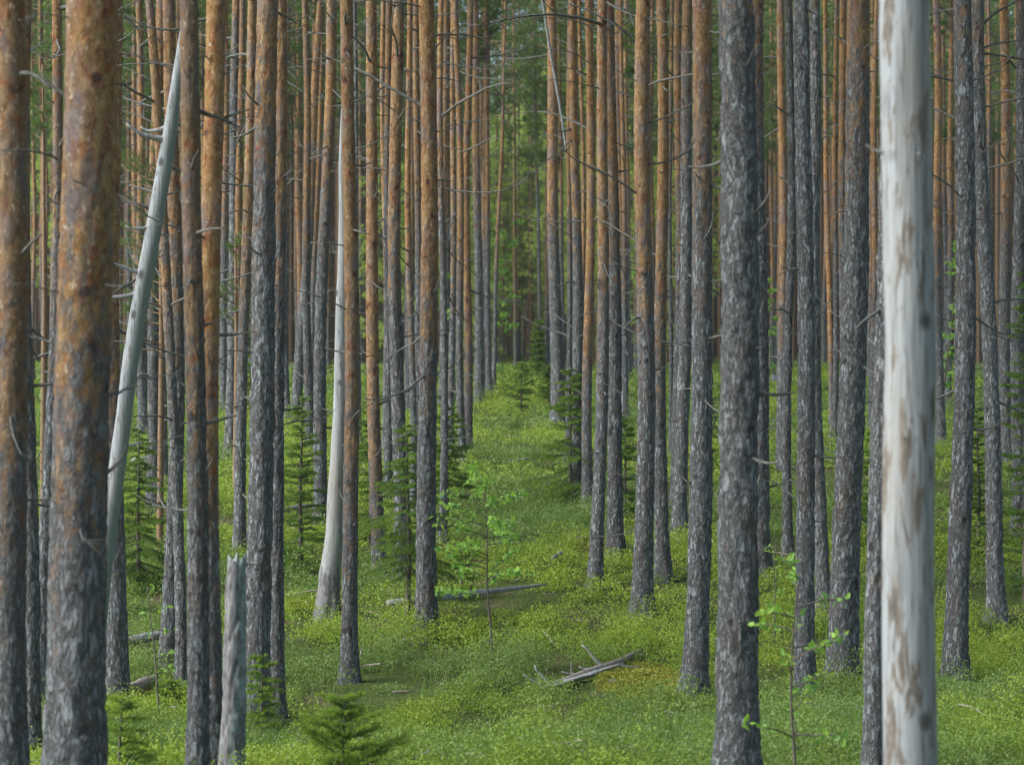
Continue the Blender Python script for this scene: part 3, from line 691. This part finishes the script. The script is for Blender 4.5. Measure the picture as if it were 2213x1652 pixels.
# ------------------------------------------------------------------ spruces
def spruce(label, px, yb, ytop, halfw, seed, d=None, bare=0.0, droop=.12, name='young_spruce', bright=0.0, group=None, lod=None, dens=1.0):
    if d is None: x, d = stand(px, yb)
    else: x = (px - PX0) / F * d
    g = float(ground(x, d)); ppm = F / d; H = CZ - (ytop - PY0) / ppm - g; R = halfw / ppm
    r = random.Random(seed); rg = np.random.default_rng(seed)
    root = empty(name, (x, d, g)); tag(root, label, "spruce", group or "young spruces growing between the pines")
    t = TB(); lx = r.uniform(-.03, .03)
    t.tube([(0, 0, -.2), (lx, 0, H * .4), (0, 0, H * .75), (0, 0, H)], [.012 + H * .011, .008 + H * .008, .005 + H * .004, .004], 7)
    S0, S1, tipv = [], [], []
    lodf = lod or max(1.0, d / 30)
    step = .075 * H ** .5 * (1.0 if H < 3 else 1.1) / dens ** .5; h = max(.06, bare * H)
    while h < H * .985:
        u = (h - bare * H) / (H * (1 - bare)); Lw = R * (1 - u) ** .75 * r.uniform(.85, 1.1) + .05
        nb = r.randint(5, 6) if H > .8 else 5
        a0 = r.uniform(0, 6.28)
        for b in range(nb):
            a = a0 + b * 2 * math.pi / nb + r.uniform(-.3, .3); L = Lw * r.uniform(.3, 1.25)
            if r.random() < .24: continue
            rise = .5 * u + .02 - droop * (1 - u) + r.uniform(-.16, .14)
            pts = curve_pts(r, (lx * .5, 0, h + r.uniform(-.55, .55) * step), (math.cos(a), math.sin(a), rise), L, 8, -.02 - .05 * droop + .035 * (u < .6), .05)
            t.tube(pts, np.linspace(.004 + .005 * L, .0015, 9), 3)
            for q in range(1, 9):
                S0.append(pts[q - 1] if q > 1 else pts[0] * .6 + pts[1] * .4); S1.append(pts[q]); tipv.append(.25 if q < 8 else .5)
            nt_ = max(7, int(L / .022 / lodf ** .5))
            for q in range(nt_):
                s = .15 + .83 * q / nt_; j = min(7, int(s * 8)); c = pts[j] + (pts[j + 1] - pts[j]) * (s * 8 - j)
                dd = pts[j + 1] - pts[j]; dd /= np.linalg.norm(dd)
                side = np.cross(dd, (0, 0, 1)); side /= np.linalg.norm(side) + 1e-9
                sg = 1 if q % 2 else -1
                tl = (L * .56 * (1 - s) + .06 + .025 * lodf) * r.uniform(.6, 1.2)
                e1 = c + (dd * .75 + side * sg * .75 + np.array([0, 0, r.uniform(-.25, .1) - droop * .5])) * tl * .55
                e2 = e1 + (dd * .9 + side * sg * .45 + np.array([0, 0, r.uniform(-.25, .1) - droop * .4])) * tl * .5
                S0 += [c, e1]; S1 += [e1, e2]; tipv += [.15, .45]
                if tl > .14:
                    for w_ in (-1, 1):
                        e3 = e1 + (dd * (.7 + .2 * w_) + side * sg * (.5 - .5 * w_) + np.array([0, 0, -.12])) * tl * .33
                        S0.append(e1); S1.append(e3); tipv.append(.4)
        h += step * r.uniform(.8, 1.2)
    S0 = np.array(S0); S1 = np.array(S1)
    per = int(17 if lodf < 1.6 else 12)
    V, Fn, v = needles(S0, S1, rg, per, .026 * lodf ** .7, .0075 * lodf ** .9, .6, -.12 + bright, .3 + bright, np.array(tipv))
    link("trunk", t.mesh("trunk", M_STEM), root)
    link("foliage", mesh_np("foliage", V, [Fn], M_SPRUCE, smooth=False, fattr={"v": v}), root)
    return root
spruce("dense young spruce left of the white snag, taller than a person", 652, 1245, 868, 66, 1, bare=.06, dens=1.2)
spruce("drooping young spruce beside the sturdy orange pine's foot", 880, 1345, 912, 118, 2, bare=.28, droop=.42, dens=1.4)
spruce("young spruce with boughs showing right of the sturdy orange pine", 968, 1120, 850, 52, 3, bare=.2, droop=.15)
spruce("small broad spruce standing in the middle of the clearing", 1128, 893, 782, 48, 4, bare=.06, bright=.12, dens=.7)
spruce("wide drooping spruce at the clearing's right rim in front of the grey pines", 1232, 1085, 790, 92, 5, bare=.06, droop=.38, dens=.85, bright=.08)
spruce("narrow dark spruce far back at the right of the clearing", 1163, 822, 690, 17, 6, bare=.05, lod=3, bright=.2)
spruce("drooping spruce boughs right of the leaning bleached tree", 300, 1270, 930, 92, 7, bare=.06, droop=.45, dens=1.3)
spruce("small bushy spruce seedling at the bottom centre left", 745, 1690, 1508, 112, 8, d=17.3, bare=.10, bright=.35, dens=1.1, droop=-.15)
spruce("light green spruce seedling between the stump and the thin straight pine", 566, 1605, 1425, 48, 9, bright=.2, bare=.05, dens=.6)
spruce("dark spruce at the right edge with branches reaching left", 2218, 1190, 585, 88, 10, d=31, droop=.1, bare=.05)
spruce("green spruce showing left of the white trunk", 1890, 1180, 925, 62, 11, bare=.05, bright=.15)
spruce("tiny spruce seedling left of the broadleaf sapling", 998, 1292, 1180, 38, 12, bare=.1, bright=.1, dens=.6)
spruce("bright sprawling spruce seedling at the bottom left corner beside the big orange trunk", 262, 1680, 1510, 85, 13, d=17.6, bright=.25, bare=.1, dens=.5)
spruce("very small spruce seedling near the brown log on the left", 372, 1530, 1472, 44, 14, bright=.25, bare=.05, dens=.7)
spruce("spruce showing between the two grey pines on the right", 2112, 1190, 880, 55, 15, bare=.05)
spruce("spruce tucked behind the grey footed pines right of centre", 1352, 1120, 900, 46, 16, bare=.05)
spruce("small spruce in the shade behind the grey footed pair", 1520, 1010, 820, 36, 17, bare=.05)
spruce("dark spruce far back behind the stump", 545, 900, 640, 40, 18, bare=.05)
spruce("little spruce at the clearing's right rim", 1185, 880, 792, 30, 19, bare=.05)
spruce("spruce hidden low behind the left golden pine", 798, 1180, 880, 45, 20, bare=.1, droop=.2)

# small living pine with tufted boughs behind the leaning dead tree
def tufty_pine(label, px, d, ytop, ybot, halfw, seed, n):
    x = (px - PX0) / F * d; g = float(ground(x, d)); ppm = F / d; r = random.Random(seed); rg = np.random.default_rng(seed)
    h1 = CZ - (ytop - PY0) / ppm - g; h0 = CZ - (ybot - PY0) / ppm - g; R = halfw / ppm
    root = empty("small_pine", (x, d, g)); tag(root, label, "pine tree", "small pines with living boughs")
    t = TB(); t.tube([(0, 0, -.2), (.03, 0, h1 * .5), (0, 0, h1)], [.05, .04, .012], 8); A, B, vv = [], [], []
    for k in range(n):
        h = h0 + (h1 - h0) * (k + r.random()) / n; a = r.uniform(0, 6.28)
        pts = curve_pts(r, (0, 0, h), (math.cos(a), math.sin(a), .15), R * r.uniform(.5, 1.1), 7, .03, .12); t.tube(pts, np.linspace(.014, .004, 8), 4)
        for q in range(14):
            j = r.randint(2, 6); c = pts[j] + (pts[j + 1] - pts[j]) * r.random()
            dd = (pts[j + 1] - pts[j]); dd = dd / np.linalg.norm(dd) + np.array([r.gauss(0, .7), r.gauss(0, .7), r.gauss(.3, .4)]); dd /= np.linalg.norm(dd)
            e = c + dd * r.uniform(.08, .25); t.tube([c, e], [.004, .002], 3)
            A += [e - dd * .06, e - dd * .02]; B += [e, e + dd * .05]; vv += [.05, .15]
    V, Fn, v = needles(np.array(A), np.array(B), rg, 26, .055, .0042, .55, 0, .4, np.array(vv))
    link("trunk", t.mesh("trunk", M_LIMB), root); link("foliage", mesh_np("foliage", V, [Fn], M_NEEDLE, smooth=False, fattr={"v": v}), root)
tufty_pine("small pine with green tufts behind the leaning bleached tree", 345, 33, 300, 760, 110, 3, 34)
tufty_pine("small pine with thin green tufts right of the bright orange pine", 508, 38, 500, 760, 42, 4, 14)
tufty_pine("small green pine tuft at the upper left behind the thin dark pine", 92, 34, 140, 300, 26, 5, 6)

# ------------------------------------------------------------------ broadleaf saplings
def broadleaf(label, px, yb, ytop, halfw, seed, d=None, nb=16, leaf=.045, per=12, lean=0, name='broadleaf_sapling', stems=1, h_lo=.35):
    if d is None: x, d = stand(px, yb)
    else: x = (px - PX0) / F * d
    g = float(ground(x, d)); ppm = F / d; H = CZ - (ytop - PY0) / ppm - g; R = halfw / ppm; r = random.Random(seed); rg = np.random.default_rng(seed)
    root = empty(name, (x, d, g)); tag(root, label, "sapling", "broadleaf saplings with pale green leaves")
    t = TB(); P = []
    for s_ in range(stems):
        st = curve_pts(r, (s_ * .05, 0, -.1), (lean + .12 * s_, 0, 1), H * (1 - .12 * s_), 12, .02, .06); t.tube(st, np.linspace(.006 + H * .005, .003, 13), 6)
        for k in range(nb // stems):
            u = h_lo + (1 - h_lo) * (k + r.random()) / (nb // stems); j = min(11, int(u * 12)); c = st[j] + (st[j + 1] - st[j]) * (u * 12 - j)
            a = r.uniform(0, 6.28); L = R * r.uniform(.5, 1.1) * (1.1 - .6 * abs(u - .6))
            pts = curve_pts(r, c, (math.cos(a), math.sin(a), r.uniform(.1, .6)), L, 7, -.03, .12); t.tube(pts, np.linspace(.006, .0025, 8), 4)
            for q in range(per):
                s = r.uniform(.3, 1.02); jj = min(6, int(s * 7)); c2 = pts[jj] + (pts[min(7, jj + 1)] - pts[jj]) * (s * 7 - jj); P.append(c2 + np.array([r.gauss(0, .012), r.gauss(0, .012), r.gauss(0, .010)]))
    P = np.array(P); n = len(P)
    nrm = rg.normal(size=(n, 3)) * .6 + np.array([0, -.65, .75]); nrm /= np.linalg.norm(nrm, axis=1)[:, None]
    u = np.cross(nrm, rg.normal(size=(n, 3))); u /= np.linalg.norm(u, axis=1)[:, None]; w = np.cross(nrm, u)
    sz = leaf * rg.uniform(.6, 1.2, n)[:, None]
    V = np.stack([P, P + u * sz * .35 + w * sz * .30 + nrm * sz * .05, P + u * sz * .8 + w * sz * .22, P + u * sz * 1.1 - nrm * sz * .12, P + u * sz * .8 - w * sz * .22, P + u * sz * .35 - w * sz * .30 + nrm * sz * .05], 1).reshape(-1, 3)
    b = np.arange(n)[:, None] * 6
    Fq = np.concatenate([b + np.array([[0, 1, 2, 3]]), b + np.array([[0, 3, 4, 5]])])
    v = rg.random(n); link("stem", t.mesh("stem", M_STEM), root)
    link("leaves", mesh_np("leaves", V, [Fq], M_BROAD, smooth=False, fattr={"v": np.concatenate([v, v])}), root)
broadleaf("broadleaf sapling with fresh leaves in the middle foreground", 1067, 1450, 1010, 135, 1, nb=30, per=20, stems=1, h_lo=.40, leaf=.066)
broadleaf("leafy sapling squeezed behind the big orange trunk's left side", 98, 1500, 985, 36, 2, d=24, nb=14, per=9)
broadleaf("low sapling with pale leaves at the foot of the twin pines", 345, 1440, 1245, 55, 3, d=22.5, nb=8, per=5, leaf=.055)
broadleaf("pale blurred sapling before the thin lichen grey pine on the right", 1722, 1740, 1190, 165, 4, d=15.5, nb=14, per=10, leaf=.055, h_lo=.3)
broadleaf("thin sapling with a few leaves behind the right hand grey trunks", 1672, 1400, 1150, 40, 5, nb=10, per=7, leaf=.045)
broadleaf("far birch with bright leaves at the left rim of the clearing", 1078, 818, 470, 46, 6, nb=26, per=26, leaf=.13, h_lo=.3)
broadleaf("far birch showing between the close pine pair and the orange rim pine", 985, 870, 500, 30, 7, nb=24, per=24, leaf=.10, h_lo=.2)
broadleaf("far birch in the light gap right of the big grey pine", 1664, 835, 600, 20, 8, nb=16, per=22, leaf=.10, h_lo=.1)
broadleaf("far birch wrapped round a thin pine right of the white trunk", 2038, 900, 470, 28, 9, nb=28, per=24, leaf=.09, h_lo=.15)
broadleaf("small birch bush at the foot of the far clearing pines", 1085, 830, 780, 22, 10, nb=9, per=20, leaf=.08, h_lo=.1)
broadleaf("bare twiggy sapling low in the right corner", 1728, 1640, 1500, 30, 11, d=18.5, nb=6, per=2, leaf=.03)
broadleaf("far birch seen between the grey footed pair and the ochre pine", 1408, 900, 560, 12, 12, nb=14, per=18, leaf=.09, h_lo=.15)

# ------------------------------------------------------------------ logs, rocks
def log(label, pts, rad, name='fallen_log', mat=None, d_list=None, lift=.1, snags=(), lichen=0., stain=0., cat='log'):
    P = []
    for i, (px, py) in enumerate(pts):
        x, d = stand(px, py) if not d_list else ((px - PX0) / F * d_list[i], d_list[i])
        P.append(np.array([x, d, float(ground(x, d)) + lift]))
    o0 = P[0]; n = 26; k = 14; L = np.linspace(0, len(P) - 1, n)
    q = np.stack([np.interp(L, range(len(P)), [p[c] for p in P]) for c in range(3)], 1) - o0
    q[:, 2] = np.interp(L, [0, len(P) - 1], [q[0, 2], q[-1, 2]]) * .6 + q[:, 2] * .4
    R = np.interp(np.linspace(0, 1, n), np.linspace(0, 1, len(rad)), rad)
    root = empty(name, tuple(o0)); tag(root, label, cat)
    th = np.arange(k) / k * 2 * math.pi; V = []
    t = q[-1] - q[0]; u, w = frame_of(t)
    for i in range(n):
        rn = R[i] * (1 + .22 * (vn(np.cos(th) * 1.3, np.sin(th) * 1.3, np.full(k, i * .35), int(pts[0][0])) - .5))
        V.append(q[i] + rn[:, None] * (np.cos(th)[:, None] * u + np.sin(th)[:, None] * w))
    V = np.concatenate(V + [q[:1], q[-1:]]); i = np.arange(n - 1)[:, None] * k + np.arange(k)[None]; j = np.arange(n - 1)[:, None] * k + (np.arange(k)[None] + 1) % k
    Fq = np.stack([i, j, j + k, i + k], -1).reshape(-1, 4); a = np.arange(k); b = (a + 1) % k; m = (n - 1) * k
    Ft = np.concatenate([np.stack([b, a, np.full(k, n * k)], -1), np.stack([m + a, m + b, np.full(k, n * k + 1)], -1)])
    link("log_body", mesh_np("log_body", V, [Fq, Ft], mat or M_DEAD, pattr={"lichen": np.full(len(V), lichen), "stain": np.full(len(V), stain), "bark": np.zeros(len(V))}), root)
    for (f, tip, r0) in snags:
        a_ = Vector(q[int(f * (n - 1))]); dd = (a_.y + o0[1]); b_ = at(tip[0], tip[1], dd) - Vector(o0)
        s = TB(); rn = random.Random(int(f * 99)); pp = [np.array(a_.lerp(b_, c)) + np.array([rn.uniform(-.012, .012), 0, rn.uniform(-.01, .01)]) * (c > 0) for c in np.linspace(0, 1, 6)]
        s.tube(pp, np.linspace(r0, r0 * .4, 6), 6)
        mm = s.mesh("snag", M_DEAD); link("snag", mm, root)
    return root
log("fallen weathered branch with upright broken limbs beside the golden moss", [(1180, 1505), (1270, 1470), (1330, 1450), (1392, 1418)], [.032, .050, .040, .018], lift=.09, mat=M_ROT,
    snags=[(.12, (1350, 1432), .028), (.05, (1300, 1448), .022), (.30, (1180, 1500), .02), (.2, (1236, 1428), .010), (.62, (1385, 1440), .014), (.35, (1160, 1478), .010), (.52, (1256, 1392), .026), (.04, (1153, 1436), .022), (.0, (1128, 1456), .016), (.28, (1212, 1450), .016), (.42, (1249, 1440), .020), (.9, (1396, 1416), .01)], cat='fallen branch', name='fallen_branch')
log("white fallen log behind the sturdy orange pine's foot", [(838, 1342), (905, 1340), (1020, 1325), (1180, 1300)], [0.04, .046, .040, .014], lift=.22, stain=-.5)
log("pale fallen log on the left between the twin pines and the grey one", [(272, 1418), (310, 1412), (345, 1404)], [.055, .06, .05], lift=.17, stain=-.05)
log("broken brown log end lying by the grey based pine on the left", [(275, 1508), (305, 1500), (332, 1488)], [.04, .06, .045], lift=.10, mat=M_ROT)
log("thin pale log lying across the far bank of the clearing", [(1098, 1022), (1150, 1014), (1225, 1004)], [.012, .024, .018], lift=.20, stain=.05)
log("pale far log on the left slope, upper one", [(268, 992), (305, 984)], [.07, .06], lift=.2, stain=-.1)
log("pale far log on the left slope, lower one", [(290, 1024), (325, 1018)], [.08, .07], lift=.2, stain=-.1)
log("thin grey log behind the dense young spruce", [(560, 1150), (612, 1140), (665, 1128)], [.035, .04, .03], lift=.25, stain=0)
log("short rotten stick leaning in the bilberries below the slim ochre pine", [(1195, 1238), (1215, 1225)], [.03, .022], lift=.2, lichen=.3, stain=.2, cat='stick', name='fallen_stick')

def rock(label, px, py, w, h, seed):
    x, d = stand(px, py); g = float(ground(x, d)); ppm = F / d; a, c = w / ppm / 2, h / ppm / 2
    nu, nv = 24, 14; V = []
    for j in range(nv + 1):
        for i in range(nu):
            ph = math.pi * j / nv; th = 2 * math.pi * i / nu
            V.append((math.sin(ph) * math.cos(th), math.sin(ph) * math.sin(th), math.cos(ph)))
    V = np.array(V); n = .72 + .6 * vn(V[:, 0] * 1.6 + 5, V[:, 1] * 1.6, V[:, 2] * 1.6, seed) + .12 * vn(V[:, 0] * 6 + 5, V[:, 1] * 6, V[:, 2] * 6, seed + 1)
    V = V * n[:, None] * np.array([a, a * .8, c])
    q = np.array([[j * nu + i, j * nu + (i + 1) % nu, (j + 1) * nu + (i + 1) % nu, (j + 1) * nu + i] for j in range(nv) for i in range(nu)])
    m = bpy.data.materials.get("rock")
    if not m:
        m, nt, b = newmat("rock"); tc = nt.nodes.new("ShaderNodeTexCoord"); nn = noise(nt, tc.outputs["Object"], 9, 5, .65)
        nt.links.new(ramp(nt, nn, [(.35, (.09, .085, .08)), (.55, (.20, .20, .20)), (.7, (.12, .16, .06))]), b.inputs["Base Color"]); b.inputs["Roughness"].default_value = .95
    o = link("boulder", mesh_np("boulder", V, [q], m), None, (x, d, g + c * .6)); tag(o, label, "boulder", "boulders on the forest floor")
rock("dark mossy boulder right of the far light gap pine", 1676, 826, 22, 18, 1)
rock("second dark boulder in front of the orange topped pine's foot", 1679, 872, 20, 22, 2)
rock("small pale stone at the moss patch's left edge", 1330, 1480, 34, 14, 3)

# ------------------------------------------------------------------ ground cover
MX, MY = stand(1400, 1475)
def mossmask(x, y):
    e = ((x - MX) / .50) ** 2 + ((y - MY) / 1.0) ** 2
    return e + (vn(x * 3, y * 3, x * 0, 4) - .5) * 1.1
def density(x, y):
    a = vn(x / 1.3 + 3, y / 1.3, x * 0, 21); b = vn(x / .45, y / .45, x * 0, 22)
    return a * .6 + b * .4
BX, BY = stand(1270, 1480)
def bilberry():
    rg = np.random.default_rng(3); Pn, Sz, Vv, Up = [], [], [], []
    def zone(d0, d1, per_m2, leaves, lf, hmax, rad):
        A = .23 * (d1 * d1 - d0 * d0); n = int(A * per_m2)
        y = np.sqrt(rg.random(n) * (d1 * d1 - d0 * d0) + d0 * d0); x = (rg.random(n) - .5) * .46 * y
        dn = density(x, y); keep = (dn > .33 + .15 * rg.random(n)) & (mossmask(x, y) > 1.15) & (np.hypot((x - BX) / .75, (y - BY) / 1.3) > .45 + .7 * rg.random(n))
        x, y, dn = x[keep], y[keep], dn[keep]; n = len(x); g = ground(x, y)
        hh = hmax * (.35 + 1.7 * np.maximum(0, dn - .32)) * rg.uniform(.6, 1.35, n); rr_ = rad * rg.uniform(.7, 1.3, n)
        sp = vn(x / 2.6 + 9, y / 2.6, x * 0, 31)                 # which species grows here
        base = np.clip((sp - .36) * 3.8, 0, 1) * .9 + rg.uniform(-.18, .28, n)
        idx = np.repeat(np.arange(n), leaves); m = len(idx)
        # a clump: upright stems fanning out, leaves along them
        a = rg.uniform(0, 6.283, m); q = np.sqrt(rg.random(m)); u = 1 - rg.random(m) ** 1.7 * .85
        px = x[idx] + np.cos(a) * q * rr_[idx]; py = y[idx] + np.sin(a) * q * rr_[idx]
        top = hh[idx] * (1 - .45 * q * q) + rg.normal(size=m) * .018
        pz = g[idx] + np.maximum(.01, top * u)
        Pn.append(np.stack([px, py, pz], 1)); Sz.append(lf * rg.uniform(.65, 1.25, m))
        Vv.append(np.clip(.12 + base[idx] * .6 + rg.uniform(-.12, .14, m), 0, .84)); Up.append(u)
        Vv[-1] = np.where(rg.random(m) < .004, 1.0, Vv[-1])
    zone(13.0, 16, 14, 60, .036, .25, .20)
    zone(16.0, 27, 26, 150, .027, .26, .18)
    zone(15.0, 30, 1.5, 520, .028, .52, .34)
    zone(30, 60, .9, 300, .040, .55, .42)
    zone(27, 38, 17, 105, .034, .28, .21)
    zone(38, 60, 8, 62, .055, .27, .28)
    zone(60, 165, 2.4, 36, .11, .36, .45)
    P = np.concatenate(Pn); s = np.concatenate(Sz)[:, None]; v = np.concatenate(Vv); n = len(P)
    nr = rg.normal(size=(n, 3)) * .75 + np.array([-.1, -.45, .7]); nr /= np.linalg.norm(nr, axis=1)[:, None]
    u = np.cross(nr, rg.normal(size=(n, 3))); u /= np.linalg.norm(u, axis=1)[:, None]; w = np.cross(nr, u)
    V = np.stack([P - u * s * .5, P + w * s * .27, P + u * s * .5, P - w * s * .27], 1).reshape(-1, 3)
    Fq = np.arange(4 * n).reshape(-1, 4)
    o = link("bilberry_bushes", mesh_np("bilberry_bushes", V, [Fq], M_BERRY, smooth=False, fattr={"v": v}))
    tag(o, "knee low bilberry bushes carpeting the forest floor", "bilberry bushes", None, "stuff")
    return n
nleaf = bilberry()

def grass():
    rg = np.random.default_rng(8); X, Y = [], []
    for px, py, n, sx, sy in [(1420, 1610, 800, 1.4, .9), (300, 1620, 500, 1.0, .9), (1800, 1600, 400, 1.0, .9), (700, 1630, 250, 1.0, .8), (1150, 1130, 500, 1, 2), (1850, 1350, 500, .9, 1.5)]:
        x, y = stand(px, min(py, 1640)); X.append(x + rg.normal(size=n) * sx * .6); Y.append(y + rg.normal(size=n) * sy * .6)
    m = 2600; yy = rg.uniform(16.5, 60, m); X.append((rg.random(m) - .5) * .45 * yy); Y.append(yy)
    X = np.concatenate(X); Y = np.concatenate(Y); k = mossmask(X, Y) > 1.0; X, Y = X[k], Y[k]
    X = np.repeat(X, 5) + rg.normal(size=len(X) * 5) * .03; Y = np.repeat(Y, 5) + rg.normal(size=len(Y) * 5) * .03; n = len(X)
    P = np.stack([X, Y, ground(X, Y)], 1); h = rg.uniform(.14, .34, n); a = rg.uniform(0, 6.283, n); l = rg.uniform(.1, .5, n)
    D = np.stack([np.cos(a) * l, np.sin(a) * l, np.ones(n)], 1); D /= np.linalg.norm(D, axis=1)[:, None]
    s = np.stack([-np.sin(a), np.cos(a), np.zeros(n)], 1) * .0035
    M1 = P + D * h[:, None] * .55; Tt = P + D * h[:, None] + np.stack([np.cos(a), np.sin(a), -np.ones(n) * .6], 1) * (h * .22)[:, None]
    V = np.stack([P - s, P + s, M1 + s * .8, M1 - s * .8, Tt], 1).reshape(-1, 3); b = np.arange(n)[:, None] * 5
    v = rg.random(n)
    o = link("grass", mesh_np("grass", V, [b + np.array([[0, 1, 2, 3]]), b + np.array([[3, 2, 4]])], M_GRASS, smooth=False, fattr={"v": np.concatenate([v, v])}))
    tag(o, "fine green grass mixed through the bilberry carpet", "grass", None, "stuff")
grass()

def moss():
    rg = np.random.default_rng(9); m = 60000
    x = MX + rg.normal(size=m) * .8; y = MY + rg.normal(size=m) * 1.3; k = mossmask(x, y) < 1.35; x, y = x[k], y[k]
    xs, ys = [x], [y]
    for px, py, s in [(1512, 1515, .22), (1330, 1108, .25), (1250, 1175, .3), (1360, 1120, .2), (2040, 860, .5), (1690, 850, .8), (650, 1310, .12), (310, 1490, .3)]:
        a, b = stand(px, py); n = 2500; xs.append(a + rg.normal(size=n) * s); ys.append(b + rg.normal(size=n) * s * 1.5)
    x = np.concatenate(xs); y = np.concatenate(ys)
    n = len(x); big = np.maximum(1, y / 26)
    z = ground(x, y) + rg.uniform(0, .045, n) + .05 * vn(x / .18, y / .18, x * 0, 2)
    P = np.stack([x, y, z], 1); nr = rg.normal(size=(n, 3)) * .7 + np.array([0, 0, .8]); nr /= np.linalg.norm(nr, axis=1)[:, None]
    u = np.cross(nr, rg.normal(size=(n, 3))); u /= np.linalg.norm(u, axis=1)[:, None]; w = np.cross(nr, u); s = (.026 * rg.uniform(.6, 1.3, n) * big)[:, None]
    V = np.stack([P - u * s * .5, P + w * s * .25, P + u * s * .5, P - w * s * .25], 1).reshape(-1, 3)
    o = link("golden_moss", mesh_np("golden_moss", V, [np.arange(4 * n).reshape(-1, 4)], M_MOSS, smooth=False, fattr={"v": np.clip(rg.normal(size=n) * .22 + .55, 0, 1)}))
    tag(o, "golden orange moss patch beside the fallen branch", "moss", None, "stuff")
moss()
print("leaves", nleaf, "branches", BCOUNT[0], "objects", len(COL.objects))

def haze():
    me = bpy.data.meshes.new("haze"); x0, x1, y0, y1, z0, z1 = -560, 560, -60, 910, -60, 80
    me.from_pydata([(x0, y0, z0), (x1, y0, z0), (x1, y1, z0), (x0, y1, z0), (x0, y0, z1), (x1, y0, z1), (x1, y1, z1), (x0, y1, z1)], [],
                   [(0, 3, 2, 1), (4, 5, 6, 7), (0, 1, 5, 4), (1, 2, 6, 5), (2, 3, 7, 6), (3, 0, 4, 7)])
    m = bpy.data.materials.new("haze"); m.use_nodes = True; nt = m.node_tree; nt.nodes.remove(nt.nodes["Principled BSDF"])
    v = nt.nodes.new("ShaderNodeVolumePrincipled"); v.inputs["Color"].default_value = (.93, .95, .90, 1); v.inputs["Density"].default_value = 0.0004; v.inputs["Anisotropy"].default_value = .3
    nt.links.new(v.outputs[0], nt.nodes["Material Output"].inputs["Volume"]); me.materials.append(m)
    o = link("haze", me); tag(o, "thin summer haze between the far trunks", "haze", None, "stuff")
if True: haze()

def twigs():
    """small dead sticks lying everywhere in the undergrowth"""
    r = random.Random(77); t = TB()
    for k in range(200):
        y = r.uniform(16.5, 52); x = r.uniform(-.22, .22) * y; a = r.uniform(0, 6.28); L = r.uniform(.12, .5)
        z = float(ground(x, y)) + r.uniform(.04, .26); p = curve_pts(r, (x, y, z), (math.cos(a), math.sin(a), r.uniform(-.1, .35)), L, 5, -.02, .12)
        t.tube(p, np.linspace(.009, .004, 6) * r.uniform(.6, 1.5), 4)
    o = link("dead_twigs", t.mesh("dead_twigs", M_ROT)); tag(o, "small dead twigs scattered in the bilberries", "twigs", None, "stuff")
twigs()
